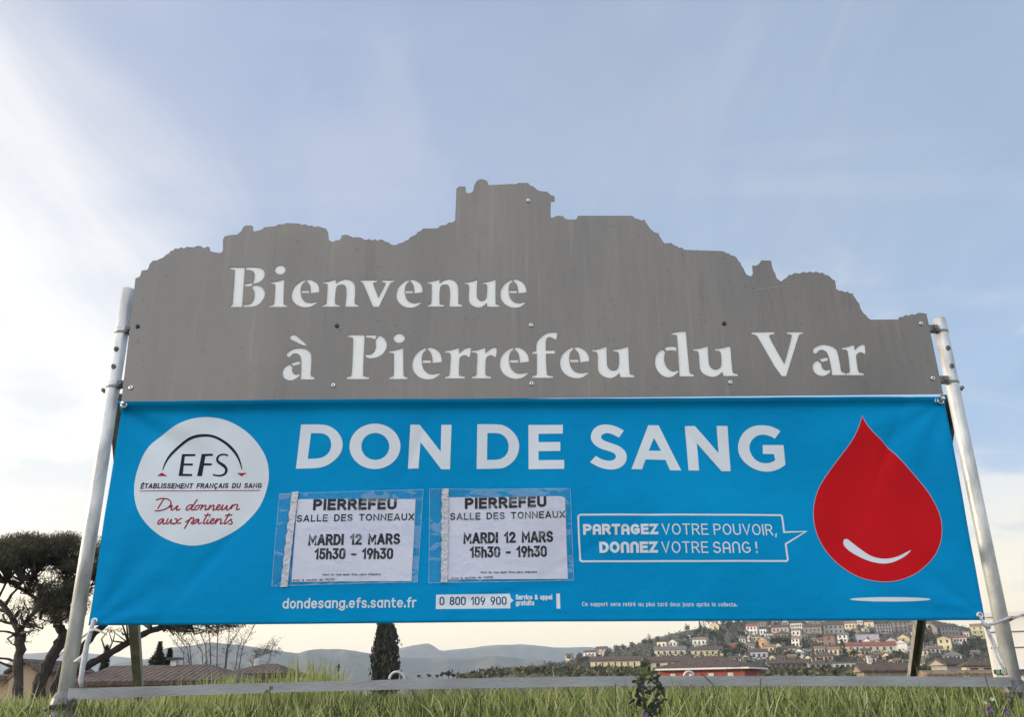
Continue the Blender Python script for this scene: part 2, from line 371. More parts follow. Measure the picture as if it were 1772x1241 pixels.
def xz(p): return (p.x, p.z)
def plane_loops(loops, y): return [[xz(PX(px, py, y)) for px, py in lp] for lp in loops]
holes = []
glp = {k: plane_loops([chaikin(lp) for lp in v], PAN_Y) for k, v in gl.items()}
def bbox(loops):
    a = np.array([p for lp in loops for p in lp]); return a[:, 0].min(), a[:, 0].max(), a[:, 1].min(), a[:, 1].max()
def at_box(k, x0, x1, yt, yb):                 # the same letter set again at another place on the panel
    X0, X1, Z0, Z1 = bbox(glp[k]); ym, xm = (yt+yb)/2, (x0+x1)/2
    nx0, nx1 = PX(x0, ym, PAN_Y).x, PX(x1, ym, PAN_Y).x; nz1, nz0 = PX(xm, yt, PAN_Y).z, PX(xm, yb, PAN_Y).z
    return [[(nx0+(x-X0)/(X1-X0)*(nx1-nx0), nz0+(z-Z0)/(Z1-Z0)*(nz1-nz0)) for x, z in lp] for lp in glp[k]]
for k in ('B', 'dot', 'i', 'e', 'n', 'v', 'u', 'grave', 'a', 'P', 'dot2', 'r', 'f', 'd', 'V'): holes += glp[k]
for a in (('e', 686, 731, 483.3, 532.2), ('n', 739, 800.2, 482.8, 530.5), ('e', 866, 911, 483, 532.2), ('i', 671.9, 706.2, 602, 656),
          ('e', 713.6, 764.3, 601, 656.5), ('r', 815.6, 860, 601.2, 654.8), ('e', 865, 915.4, 600.7, 655.5), ('e', 969.3, 1020, 600.2, 654.4),
          ('u', 1025.6, 1096.8, 599.3, 654.3), ('u', 1201, 1275, 598.2, 652.2), ('a', 1404.6, 1460.3, 596.2, 650.5), ('r', 1459.5, 1501.5, 596, 649.4)):
    holes += at_box(*a)

S1 = lambda p: Z(200, 290, 2.3316, p)
S2 = lambda p: Z(900, 290, 2.215, p)
outline = S1([(23, 945), (80, 447), (97, 440), (105, 415), (128, 412), (137, 390), (150, 375), (180, 367), (205, 350), (240, 325), (300, 320), (330, 315), (345, 316), (357, 325), (368, 318), (378, 320), (382, 336), (400, 342), (425, 344), (433, 335), (433, 290), (440, 277), (460, 272), (490, 270), (505, 258), (515, 240), (525, 233), (550, 233), (555, 240), (553, 252), (560, 257), (580, 252), (600, 240), (630, 237), (660, 227), (690, 223), (740, 225), (790, 233), (830, 240), (850, 246), (858, 262), (860, 290), (868, 297), (900, 293), (910, 285), (912, 273), (930, 270), (945, 275), (970, 280), (990, 282), (1000, 288), (1080, 292), (1100, 300), (1122, 312), (1145, 304), (1170, 294), (1200, 275), (1240, 245), (1290, 245), (1320, 232), (1370, 213), (1375, 85), (1385, 75), (1412, 75), (1415, 100), (1425, 103), (1440, 98), (1450, 65), (1460, 50), (1475, 45), (1495, 50), (1503, 60), (1505, 70), (1600, 65), (1626, 61)]) \
    + S2([(10, 58), (30, 58), (60, 80), (85, 90), (105, 92), (118, 105), (132, 108), (133, 128), (118, 130), (117, 190), (150, 184), (165, 186), (183, 198), (215, 198), (222, 184), (300, 184), (430, 184), (450, 196), (478, 200), (490, 220), (510, 243), (530, 250), (540, 270), (555, 290), (580, 288), (600, 300), (640, 315), (780, 320), (800, 328), (830, 345), (845, 365), (860, 395), (872, 412), (885, 417), (893, 405), (890, 375), (915, 370), (925, 355), (962, 356), (968, 385), (978, 405), (985, 425), (1000, 437), (1015, 425), (1030, 410), (1060, 404), (1110, 398), (1160, 402), (1190, 420), (1208, 432), (1212, 465), (1235, 472), (1275, 482), (1285, 500), (1300, 520), (1308, 545), (1325, 565), (1345, 583), (1450, 582), (1455, 572), (1500, 562), (1540, 557), (1558, 560), (1562, 580), (1622, 868)]) + [(900, 689.3)]
# small ragged teeth where the plasma cut follows tiled roofs
rag = []
for i, p in enumerate(outline):
    q = outline[(i+1) % len(outline)]
    rag.append(p)
    L = math.hypot(q[0]-p[0], q[1]-p[1])
    if i < len(outline)-3 and 9 < L < 40 and abs(q[1]-p[1]) > 1.5:
        n = int(L/4.6)
        for k in range(1, n): rag.append((p[0]+(q[0]-p[0])*k/n, p[1]+(q[1]-p[1])*k/n+(1.5 if k % 2 else -0.9)))
outline_l = plane_loops([rag], PAN_Y)

sign = thing('welcome_sign', 'large grey metal town welcome sign with skyline top edge and cut-out white letters', 'sign', (0, 0, 0))
def plate(name, loops, y0, thick, m, parent, edge=None):
    v2, tri = fill(loops); nv = len(v2)
    vs = [(p[0], y0, p[1]) for p in v2]+[(p[0], y0+thick, p[1]) for p in v2]
    fs = []
    for t in tri:
        a, b, c = (v2[i] for i in t)
        if (b[0]-a[0])*(c[1]-a[1])-(b[1]-a[1])*(c[0]-a[0]) < 0: t = list(t)[::-1]
        fs += [tuple(t), tuple(nv+i for i in list(t)[::-1])]
    ncap = len(fs)
    for lp in loops:
        k = len(vs); n = len(lp); vs += [(p[0], y0, p[1]) for p in lp]+[(p[0], y0+thick, p[1]) for p in lp]
        fs += [(k+i, k+n+i, k+n+(i+1) % n, k+(i+1) % n) for i in range(n)]
    o = new_obj(name, vs, fs, m, parent)
    if edge is not None:
        o.data.materials.append(edge)
        for p in o.data.polygons[ncap:]: p.material_index = 1
    return o
plate('metal_panel', outline_l+holes, PAN_Y, 0.003, M['steel'], sign, M['dark_edge'])
for y, quad in ((0, [(384, 446), (925, 446), (935, 560), (378, 560)]), (0, [(470, 565), (1525, 560), (1535, 670), (462, 672)])):
    q = plane_loops([quad], PAN_Y)
    plate('backing_panel', q, PAN_Y+0.0034, 0.003, M['white_back'], sign)

# posts: scaffold tubes
def post(pts, r=0.0235):
    a, b = PX(*pts[0]), PX(*pts[1]); a.z += 0.0; b.z = -0.12
    b.x = a.x+(PX(*pts[1]).x-a.x)*1.0
    mb = MB().tube([a, a-Vector((0, 0, 0.003)), (a+b)/2, b], [r*0.93, r, r, r], 24)
    return mb, a, b
mbL, La, Lb = post([(222.5, 501), (113, 1200)])
mbL.build('post', M['galv'], sign, True)
mbR, Ra, Rb = post([(1624, 552), (1756, 1185)])
mbR.build('post', M['galv'], sign, True)
def on_post(a, b, z): return a+(b-a)*((a.z-z)/(a.z-b.z))

# bottom rail: a flat bar at eye level, sagging a little
tops = [(118, 1192.5), (280, 1188), (400, 1184), (700, 1176.5), (1100, 1170.5), (1540, 1171), (1748, 1173)]
bots = [(118, 1212), (280, 1206), (400, 1201.5), (700, 1194), (1100, 1187.5), (1540, 1188.5), (1748, 1190)]
RY = -0.028
vs, fs = [], []
for (t, b) in zip(tops, bots):
    T, Bm = PX(*t, RY), PX(*b, RY)
    for y in (0, 0.012): vs += [(T.x, RY+y, T.z), (T.x, RY+y, Bm.z)]
for i in range(len(tops)-1):
    a, b = i*4, i*4+4
    fs += [(a, a+1, b+1, b), (a+2, b+2, b+3, a+3), (a, b, b+2, a+2), (a+1, a+3, b+3, b+1)]
fs += [(0, 2, 3, 1), (len(vs)-4, len(vs)-3, len(vs)-1, len(vs)-2)]
rail = new_obj('bottom_rail', vs, fs, M['rail'], sign)
for cx, cy, w, h in ((687, 1176.6, 13, 13), (1192, 1171, 8, 8)):
    pts = [PX(cx+w*math.cos(t), cy-h*math.sin(t), RY+0.006) for t in np.linspace(math.pi, 0, 12)]
    MB().tube(pts, 0.0042, 8).build('hook', M['rope'] if cx < 900 else M['galv'], rail, True)

# back braces: steel channels from the posts down to the ground behind the sign
def brace(top_px, x_at, side):
    T = PX(*top_px, 0.03)
    px, py = x_at                              # pixel of the brace centre line near the ground
    lo, hi = 0.03, 3.0
    for _ in range(40):
        mid = (lo+hi)/2; P = PX(px, py, mid)
        if (P.x < T.x) == (side < 0): lo = mid
        else: hi = mid
    P = PX(px, py, lo); e = T+(P-T)*1.22
    d = (e-T).normalized(); w = 0.026
    xax = Vector((1, 0, 0)); n = xax.cross(d).normalized()
    mb = MB()
    def bar(x0, x1, n0, n1):
        c = [T, e]; vv = []
        for p in c:
            for (a, b) in ((x0, n0), (x1, n0), (x1, n1), (x0, n1)): vv.append(p+xax*a+n*b)
        mb.add(vv, [(0, 1, 2, 3), (7, 6, 5, 4), (0, 4, 5, 1), (1, 5, 6, 2), (2, 6, 7, 3), (3, 7, 4, 0)])
    if side > 0:
        bar(-w, w, 0.014, 0.018); bar(-w, -w+0.004, -0.028, 0.0138); bar(w-0.012, w, -0.028, 0.0138)
    else:
        bar(-w, w, -0.022, 0.022)
    o = mb.build('brace', M['brace'], sign)
    return o
brace((203, 690), (241, 1200), -1)
brace((1642, 690), (1576, 1190), 1)

# couplers and brackets that hold the panel to the posts, base collars, bolts
def clampset(a, b, py, px, sgn):
    z = PX(px, py).z; c = on_post(a, b, z)
    MB().tube([c+Vector((0, 0, 0.011)), c+Vector((0, 0, -0.011))], 0.0252, 20).build('clamp_ring', M['galv'], sign, True)
    mb = MB()
    mb.box((c.x+sgn*0.022 if sgn > 0 else c.x-0.056, c.y-0.028, z-0.012), (c.x+0.056 if sgn > 0 else c.x-0.022, c.y-0.002, z+0.012))
    mb.tube([(c.x+sgn*0.034, c.y-0.036, z), (c.x+sgn*0.034, c.y-0.0285, z)], 0.009, 6)
    mb.build('bracket', M['clamp'], sign)
clampset(La, Lb, 574, 215, 1); clampset(La, Lb, 668, 203, 1)
clampset(Ra, Rb, 572, 1622, -1); clampset(Ra, Rb, 660, 1638, -1)
def screw(c, r, h, m, name='bolt', parent=None, normal=Vector((0, -1, 0)), socket=True):
    mb = MB(); mb.tube([c, c+normal*h*0.6, c+normal*h], [r, r, r*0.72], 14)
    o = mb.build(name, m, parent if parent else sign, False)
    if socket:
        MB().tube([c+normal*(h+0.0003), c+normal*(h+0.0006)], r*0.42, 10).build('bolt_socket', M['hole'], o)
    return o
for px, py, dark in ((238, 565, 1), (583, 564, 1), (919, 563, 0), (1253, 560, 1), (1594, 560, 0), (227, 671, 0), (577, 667, 0), (920, 664, 0), (1264, 662, 0), (1614, 655, 0), (914, 347, 0)):
    screw(PX(px, py, PAN_Y-0.0002), 0.0078, 0.005, M['hole'] if dark else M['bolt'], socket=not dark or px < 300)
for a, b, ys, xs in ((La, Lb, (608, 638), (205, 199)), (Ra, Rb, (606, 637), (1637, 1645))):
    for y, x in zip(ys, xs):
        c = on_post(a, b, PX(x, y).z); screw(c+Vector((0, -0.0225, 0)), 0.009, 0.006, M['clamp'])
for a, b, py, px, s in ((La, Lb, 676, 190, -1), (Ra, Rb, 672, 1655, 1)):
    c = on_post(a, b, PX(px, py).z)
    MB().tube([c+Vector((s*0.023, 0, 0)), c+Vector((s*0.034, 0, 0)), c+Vector((s*0.036, 0, -0.004))], [0.004, 0.011, 0.008], 10).build('bolt', M['clamp'], sign)
_s, _f = strokepoly(S2([(893, 470), (940, 463), (985, 456), (1032, 453)]), 0.8)
new_obj('scratch', [tuple(PX(p[0], p[1], PAN_Y-0.0004)) for p in _s], _f, M['rail'], sign)
def collar(a, b, px, py, r=0.03):
    c = on_post(a, b, PX(px, py).z); mb = MB()
    rr = [0.027, 0.037, 0.041, 0.036, 0.040, 0.034]
    mb.tube([c+Vector((0, 0, 0.014-0.018*i)) for i in range(6)], rr, 18)
    for k in range(5):
        t = k*1.3; p = c+Vector((0.038*math.cos(t), -0.03-0.008*math.sin(t), -0.01-0.012*k))
        mb.tube([p+Vector((-0.008, 0, -.004)), p+Vector((0.008, 0, .003))], 0.006, 6)
    mb.build('post_foot', M['clamp'], sign)
collar(La, Lb, 113, 1207); collar(Ra, Rb, 1757, 1186)
# ------------------------------------------------------------------ the banner
BAN_Y = -0.024
def lerp_curve(c, t):
    ys = [p[1] for p in c]; xs = [p[0] for p in c]; n = len(c); k = min(int(t*(n-1)), n-2); f = t*(n-1)-k
    return (xs[k]+(xs[k+1]-xs[k])*f, ys[k]+(ys[k+1]-ys[k])*f)
TOPE = [(211, 699.5), (560, 697), (915, 694.5), (1275, 693), (1633, 690.5)]
BOTE = [(152, 1083), (540, 1080.5), (928, 1076.5), (1316, 1075), (1704, 1074)]
LEFE = [(211, 699.5), (196.5, 795), (180.6, 891), (166.5, 987), (152, 1083)]
RIGE = [(1633, 690.5), (1649.5, 786), (1668, 882), (1686.5, 978), (1704, 1074)]
bc = [PX(*p, BAN_Y) for p in (TOPE[0], TOPE[-1], BOTE[0], BOTE[-1])]
ztop = (bc[0].z+bc[1].z)/2; zbot = (bc[2].z+bc[3].z)/2
x0b, x1b = bc[2].x, bc[3].x
HEM = 0.024
def surf(x, z):                                # depth of the hanging canvas: slack waves, tension folds at the tied corners, rolled top hem
    u = (x-x0b)/(x1b-x0b); v = (z-zbot)/(ztop-zbot)
    w = 0.006*math.sin(5.1*u*math.pi+1.6*v)*math.sin(math.pi*min(max(v, 0), 1))+0.0035*math.sin(11*u+7*v+1.0)
    w += 0.0024*math.sin(27*u+5*v+2*math.sin(6*v))*math.sin(math.pi*min(max(v, 0), 1))+0.0010*math.sin(61*u-9*v+2.5*math.sin(9*u))
    for qx, qz, ang, a_, s_ in ((.36, .80, 1.2, .0035, .012), (.58, .35, .5, .003, .010), (.70, .75, 2.2, .0035, .012), (.86, .30, 1.9, .004, .013), (.12, .25, .9, .004, .014), (.46, .12, .15, .003, .010), (.93, .80, 1.1, .0045, .012)):
        ddx, ddz = (u-qx)*(x1b-x0b), (v-qz)*(ztop-zbot); qq = -ddx*math.sin(ang)+ddz*math.cos(ang); ss = ddx*math.cos(ang)+ddz*math.sin(ang)
        w += 1.35*a_*math.exp(-qq*qq/(2*s_*s_))*math.exp(-ss*ss/0.035)
    for cx, cz, a, n, ph in ((bc[0].x, ztop, 0.012, 5, 0.9), (bc[1].x, ztop, 0.010, 6, 0.2), (x0b, zbot, 0.009, 6, 1.8), (x1b, zbot, 0.008, 5, 0.6)):
        dx, dz = x-cx, z-cz; r = math.hypot(dx, dz)
        if r > 1e-4:
            w += a*math.sin(n*math.atan2(abs(dz), abs(dx))*2+ph)*(r/0.10)*math.exp(-r/0.16)*0.55
    # long fold from the upper left corner across the round emblem
    q = (x-bc[0].x)*0.50+(z-ztop)*0.866; s = (x-bc[0].x)*0.866-(z-ztop)*0.5
    w += 0.010*math.exp(-(q+0.012)**2/0.0016)*math.exp(-max(s-0.1, 0)/0.25)*(1-math.exp(-max(s, 0)/0.06))
    y = BAN_Y+w*1.0
    if z > ztop-HEM: y -= (z-(ztop-HEM))*1.3
    if abs(z-(zbot+0.040)) < 0.004: y -= 0.0012
    return y
banner = thing('blood_drive_banner', 'blue canvas banner for a blood donation drive tied between two tubes', 'banner', (0, 0, 0))
NU, NV = 220, 70
vs, fs = [], []
for j in range(NV+1):
    t = j/NV
    L, Rr = lerp_curve(LEFE, t), lerp_curve(RIGE, t)
    for i in range(NU+1):
        s = i/NU
        T, Bm = lerp_curve(TOPE, s), lerp_curve(BOTE, s)
        c00, c10, c01, c11 = TOPE[0], TOPE[-1], BOTE[0], BOTE[-1]
        p = [(1-t)*T[k]+t*Bm[k]+(1-s)*L[k]+s*Rr[k]-((1-s)*(1-t)*c00[k]+s*(1-t)*c10[k]+(1-s)*t*c01[k]+s*t*c11[k]) for k in (0, 1)]
        P = PX(*p, BAN_Y); vs.append((P.x, surf(P.x, P.z), P.z))
for j in range(NV):
    for i in range(NU):
        a = j*(NU+1)+i; fs.append((a, a+NU+1, a+NU+2, a+1))
cloth = new_obj('banner_cloth', vs, fs, M['blue'], banner, True)
sol = cloth.modifiers.new('thickness', 'SOLIDIFY'); sol.thickness = 0.0008; sol.offset = -1

def cut(bm, step):                             # cuts printed shapes fine enough to lie on the waves
    for ax, lo in ((0, -1.8), (2, 0.0)):
        k = 0
        while True:
            c = lo+k*step
            if c > (2.0 if ax == 0 else 1.2): break
            co = [0, 0, 0]; co[ax] = c; no = [0, 0, 0]; no[ax] = 1
            xs = [v.co[ax] for v in bm.verts]
            if xs and min(xs) < c < max(xs):
                bmesh.ops.bisect_plane(bm, geom=bm.verts[:]+bm.edges[:]+bm.faces[:], plane_co=co, plane_no=no, dist=1e-6)
            k += 1
def printed(name, layers, m, parent, base=0.0012, step=0.012, sf=None, edges=True):
    """layers: list of (verts in pixels, faces, extra height): flat ink lying on the canvas."""
    bm = bmesh.new(); lay = bm.verts.layers.float.new('h')
    for vs, fs, h in layers:
        bv = []
        for p in vs:
            P = PX(p[0], p[1], BAN_Y); v = bm.verts.new((P.x, 0, P.z)); v[lay] = h; bv.append(v)
        for f in fs:
            try: fa = bm.faces.new([bv[i] for i in f])
            except ValueError: continue
    cut(bm, step)
    for v in bm.verts: v.co.y = (sf or surf)(v.co.x, v.co.z)-base-v[lay]
    for f in bm.faces:
        f.normal_update()
        if f.normal.y > 0: f.normal_flip()
        f.smooth = True
    me = bpy.data.meshes.new(name); bm.to_mesh(me); bm.free(); me.materials.append(m)
    o = bpy.data.objects.new(name, me); col.objects.link(o)
    if parent is not None: o.parent = parent
    return o
def L_fill(loops, h=0.0):
    v, t = fill(loops); return ([tuple(p) for p in v], [tuple(x) for x in t], h)
def L_str(pts, w, closed=False, h=0.0, taper=None):
    v, f = strokepoly(pts, w, closed, taper); return (v, f, h)

# --- stroke lettering: skeletons in cap-height units (advance, strokes)
def arc(cx, cy, rx, ry, a0, a1, n=9):
    return [(cx+rx*math.cos(R(a0+(a1-a0)*i/n)), cy+ry*math.sin(R(a0+(a1-a0)*i/n))) for i in range(n+1)]
def stad(x0, x1, y0, y1, r):                   # upright rounded ring
    return arc(x1-r, y1-r, r, r, 0, 90)+arc(x0+r, y1-r, r, r, 90, 180)+arc(x0+r, y0+r, r, r, 180, 270)+arc(x1-r, y0+r, r, r, 270, 360)
SK = {
 ' ': (.34, []), 'A': (.66, [[(0, 0), (.31, 1), (.35, 1), (.66, 0)], [(.11, .27), (.55, .27)]]),
 'B': (.58, [[(0, 0), (0, 1)], [(0, 1), (.30, 1)]+arc(.30, .755, .22, .245, 90, -90)+[(0, .51)], [(.02, .51), (.32, .51)]+arc(.32, .255, .25, .255, 90, -90)+[(0, 0)]]),
 'C': (.60, [arc(.32, .5, .32, .5, 50, 310, 16)]), 'D': (.60, [[(0, 0), (0, 1)], [(0, 1), (.24, 1)]+arc(.24, .5, .36, .5, 90, -90, 12)+[(0, 0)]]),
 'E': (.50, [[(0, 0), (0, 1)], [(0, 1), (.5, 1)], [(0, .52), (.45, .52)], [(0, 0), (.5, 0)]]),
 'F': (.48, [[(0, 0), (0, 1)], [(0, 1), (.48, 1)], [(0, .5), (.42, .5)]]),
 'G': (.64, [arc(.33, .5, .33, .5, 48, 310, 16)+[(.63, .18), (.63, .45), (.38, .45)]]),
 'H': (.62, [[(0, 0), (0, 1)], [(.62, 0), (.62, 1)], [(0, .5), (.62, .5)]]), 'I': (.0, [[(0, 0), (0, 1)]]),
 'L': (.46, [[(0, 1), (0, 0), (.46, 0)]]), 'M': (.74, [[(0, 0), (0, 1), (.37, .3), (.74, 1), (.74, 0)]]),
 'N': (.62, [[(0, 0), (0, 1), (.62, 0), (.62, 1)]]), 'O': (.68, [('c', arc(.34, .5, .34, .5, 0, 344, 22))]),
 'P': (.56, [[(0, 0), (0, 1)], [(0, 1), (.30, 1)]+arc(.30, .73, .26, .27, 90, -90)+[(0, .46)]]),
 'R': (.58, [[(0, 0), (0, 1)], [(0, 1), (.30, 1)]+arc(.30, .74, .25, .26, 90, -90)+[(0, .48)], [(.30, .48), (.58, 0)]]),
 'S': (.54, [arc(.27, .745, .25, .255, 25, 255, 12)+arc(.27, .255, .27, .255, 75, -155, 12)]),
 'T': (.56, [[(0, 1), (.56, 1)], [(.28, 1), (.28, 0)]]),
 'U': (.60, [[(0, 1), (0, .3)]+arc(.30, .30, .30, .30, 180, 360, 12)+[(.6, 1)]]),
 'V': (.62, [[(0, 1), (.31, 0), (.62, 1)]]), 'X': (.60, [[(0, 0), (.6, 1)], [(0, 1), (.6, 0)]]),
 'Z': (.54, [[(0, 1), (.54, 1), (0, 0), (.54, 0)]]), 'Ç': (.60, [arc(.32, .5, .32, .5, 50, 310, 16), [(.34, 0), (.30, -.12), (.40, -.18), (.28, -.25)]]),
 'É': (.50, [[(0, 0), (0, 1)], [(0, 1), (.5, 1)], [(0, .52), (.45, .52)], [(0, 0), (.5, 0)], [(.18, 1.16), (.34, 1.32)]]),
 '0': (.52, [('c', stad(0, .52, 0, 1, .25))]), '1': (.26, [[(0, .76), (.24, 1), (.24, 0)]]),
 '2': (.52, [arc(.26, .73, .25, .27, 165, -35, 12)+[(0, 0), (.54, 0)]]),
 '3': (.52, [[(.03, 1), (.47, 1), (.22, .60)]+arc(.24, .30, .27, .30, 88, -155, 12)]),
 '5': (.52, [[(.48, 1), (.06, 1), (.03, .53)]+arc(.25, .32, .27, .32, 125, -155, 12)]),
 '8': (.52, [('c', arc(.26, .745, .22, .255, 0, 340, 16)), ('c', arc(.26, .25, .26, .25, 0, 340, 16))]),
 '9': (.52, [('c', arc(.26, .70, .26, .30, 0, 340, 16)), [(.51, .66), (.24, 0)]]),
 '-': (.34, [[(0, .42), (.34, .42)]]), '!': (.0, [[(0, .46), (0, 1)], [(0, .02), (0, .06)]]), ',': (.06, [[(.06, .1), (0, -.18)]]), '.': (.0, [[(0, 0), (0, .12)]]),
 "'": (.0, [[(0, .72), (0, 1)]]), '&': (.62, [[(.62, 0), (.12, .70)]+arc(.25, .82, .16, .18, 200, -20, 10)+[(.02, .30)]+arc(.24, .24, .24, .24, 180, 330, 8)+[(.6, .45)]]),
}
xh = .70
def bowl(x0=0): return ('c', arc(x0+.25, .35, .25, .35, 0, 345, 16))
SK.update({
 'a': (.52, [bowl(), [(.5, xh), (.5, 0)]]), 'b': (.5, [bowl(), [(0, 1), (0, 0)]]), 'c': (.44, [arc(.25, .35, .25, .35, 48, 312, 12)]), 'd': (.5, [bowl(), [(.5, 1), (.5, 0)]]),
 'e': (.5, [[(0.01, .36), (.5, .36)]+arc(.25, .35, .25, .35, 5, 315, 14)]), 'f': (.3, [[(.12, 0), (.12, .8)]+arc(.28, .82, .16, .17, 180, 80, 6), [(0, .66), (.30, .66)]]),
 'g': (.5, [bowl(), [(.5, xh), (.5, -.06)]+arc(.25, -.06, .25, .22, 0, -150, 8)]), 'h': (.46, [[(0, 0), (0, 1)], [(0, .42)]+arc(.23, .46, .23, .24, 170, 0, 8)+[(.46, 0)]]),
 'i': (.0, [[(0, 0), (0, xh)], [(0, .86), (0, .99)]]), 'j': (.02, [[(0, xh), (0, -.12), (-.12, -.24)], [(0, .86), (0, .99)]]), 'l': (.0, [[(0, 0), (0, 1)]]),
 'm': (.74, [[(0, 0), (0, xh)], [(0, .44)]+arc(.185, .50, .185, .20, 170, 0, 7)+[(.37, 0)], [(.37, .44)]+arc(.555, .50, .185, .20, 170, 0, 7)+[(.74, 0)]]),
 'n': (.46, [[(0, 0), (0, xh)], [(0, .42)]+arc(.23, .46, .23, .24, 170, 0, 8)+[(.46, 0)]]), 'o': (.5, [bowl()]), 'p': (.5, [bowl(), [(0, xh), (0, -.26)]]),
 'r': (.26, [[(0, 0), (0, xh)], [(0, .44)]+arc(.22, .46, .22, .24, 170, 70, 6)]), 's': (.40, [arc(.20, .525, .19, .175, 25, 255, 9)+arc(.20, .175, .20, .175, 75, -155, 9)]),
 't': (.32, [[(.10, .92), (.10, .18)]+arc(.26, .17, .16, .17, 180, 290, 6), [(0, .67), (.30, .67)]]), 'u': (.46, [[(0, xh), (0, .25)]+arc(.23, .24, .23, .24, 180, 360, 8)+[(.46, xh)], [(.46, .3), (.46, 0)]]),
 'v': (.46, [[(0, xh), (.23, 0), (.46, xh)]]), 'x': (.44, [[(0, 0), (.44, xh)], [(0, xh), (.44, 0)]]),
 'è': (.5, [[(0.01, .36), (.5, .36)]+arc(.25, .35, .25, .35, 5, 315, 14), [(.14, .98), (.30, .84)]]), 'é': (.5, [[(0.01, .36), (.5, .36)]+arc(.25, .35, .25, .35, 5, 315, 14), [(.20, .84), (.36, .98)]]),
})
ROUND = {'A': (.54, [[(0, 0), (0, .68)]+arc(.27, .70, .27, .30, 180, 0, 12)+[(.54, 0)], [(0, .40), (.54, .40)]]),
         'N': (.54, [[(0, 0), (0, .68)]+arc(.27, .70, .27, .30, 180, 0, 12)+[(.54, 0)]])}
def text(s, p0, p1, cap, w, gap=.16, alt=None, ital=0.0, seg=False):
    """layers of a line of lettering whose baseline runs from pixel p0 to pixel p1 with the given cap height (pixels)"""
    adv, items = 0.0, []
    for i, ch in enumerate(s):
        a, st = (alt or {}).get(ch, None) or SK[ch]
        if i: adv += gap+w
        items.append((adv, st)); adv += a
    sx = (math.hypot(p1[0]-p0[0], p1[1]-p0[1])-w*cap)/max(adv, 1e-6)
    dx, dy = (p1[0]-p0[0]), (p1[1]-p0[1]); L = math.hypot(dx, dy); ux, uy = dx/L, dy/L
    layers = []; n = 0
    for a, st in items:
        for k, q in enumerate(st):
            closed = isinstance(q, tuple)
            pts = q[1] if closed else q
            pp = []
            inset = w/2
            for x, y in pts:
                yy = inset+y*(1-w) if 0 <= y <= 1 else (y*(1-w)+(inset if y < 0 else inset))
                X = p0[0]+ux*((a+x)*sx+w*cap/2); Y = p0[1]+uy*((a+x)*sx+w*cap/2)
                ln = lean(X, Y)+ital
                pp.append((X+ln*yy*cap, Y-yy*cap))
            # butt ends reach the full height of the stroke
            if not closed and len(pp) > 1:
                def ext(a_, b_, e): 
                    l = math.hypot(a_[0]-b_[0], a_[1]-b_[1]) or 1; return (a_[0]+(a_[0]-b_[0])/l*e, a_[1]+(a_[1]-b_[1])/l*e)
                pp[0] = ext(pp[0], pp[1], w*cap*0.5); pp[-1] = ext(pp[-1], pp[-2], w*cap*0.5)
            layers.append(L_str(pp, w*cap, closed, 0.00022*(k % 4)))
            n += 1
    return layers

# big title, traced
Q1 = lambda p: Z(500, 725, 6.110, p)
Q2 = lambda p: Z(810, 725, 9.844, p)
Q3 = lambda p: Z(1010, 725, 9.844, p)
Q4 = lambda p: Z(1170, 725, 8.86, p)
ch = lambda p: chaikin(p, 2, 50)
title = [
 [Q1(ch([(130, 62), (350, 62), (430, 78), (510, 130), (560, 205), (575, 290), (550, 370), (480, 450), (390, 505), (290, 527), (75, 530)])), Q1(ch([(235, 155), (345, 155), (400, 172), (440, 215), (452, 275), (440, 335), (400, 390), (330, 422), (200, 427)]))],
 [Q1(ell(911, 295, 268, 238, 48, 22, -22)), Q1(ell(915, 296, 147, 141, 40, 8, -8))],
 [Q1([(1285, 65), (1385, 65), (1605, 350), (1612, 65), (1720, 65), (1703, 535), (1610, 535), (1390, 245), (1370, 527), (1258, 527)])],
 [Q2(ch([(158, 95), (530, 95), (640, 125), (760, 210), (840, 320), (873, 430), (868, 530), (830, 650), (750, 750), (640, 825), (540, 850), (145, 855)])), Q2(ch([(330, 245), (510, 245), (580, 270), (640, 320), (680, 390), (695, 470), (680, 560), (640, 630), (570, 680), (480, 700), (322, 700)]))],
 [Q2([(1028, 105), (1615, 105), (1612, 258), (1200, 258), (1200, 400), (1570, 400), (1570, 555), (1200, 555), (1200, 710), (1635, 710), (1635, 862), (1030, 862)])],
 [Q3(ch([(685, 200), (600, 325), (520, 280), (430, 245), (360, 250), (305, 280), (295, 330), (330, 370), (420, 405), (530, 440), (620, 480), (700, 550), (735, 640), (725, 720), (680, 800), (600, 855), (490, 880), (370, 870), (240, 830), (105, 750), (205, 640), (290, 695), (380, 722), (460, 725), (520, 705), (550, 660), (535, 610), (480, 575), (380, 545), (270, 510), (180, 450), (125, 370), (118, 300), (145, 210), (210, 140), (300, 100), (420, 95), (560, 130)]))],
 [Q3([(1100, 110), (1278, 110), (1662, 882), (1470, 882), (1395, 705), (1050, 700), (990, 870), (808, 870)]), Q3([(1197, 325), (1318, 548), (1108, 548)])],
 [Q4([(140, 108), (290, 108), (655, 522), (622, 108), (790, 108), (842, 800), (705, 800), (325, 370), (352, 795), (190, 795)])],
 [Q4(ch([(1600, 190), (1515, 305), (1440, 262), (1340, 238), (1240, 255), (1160, 325), (1125, 420), (1140, 510), (1200, 610), (1290, 670), (1400, 682), (1480, 660), (1525, 630), (1505, 540), (1335, 535), (1330, 400), (1650, 402), (1682, 700), (1600, 760), (1480, 805), (1360, 812), (1220, 780), (1090, 700), (1000, 600), (955, 490), (955, 390), (990, 270), (1070, 170), (1180, 110), (1310, 95), (1440, 110), (1540, 150)]))],
]
for k, (i0, i1) in enumerate(((0, 3), (3, 5), (5, 9))):
    printed('title_word', [L_fill(l) for l in title[i0:i1]], M['print_white'], banner)

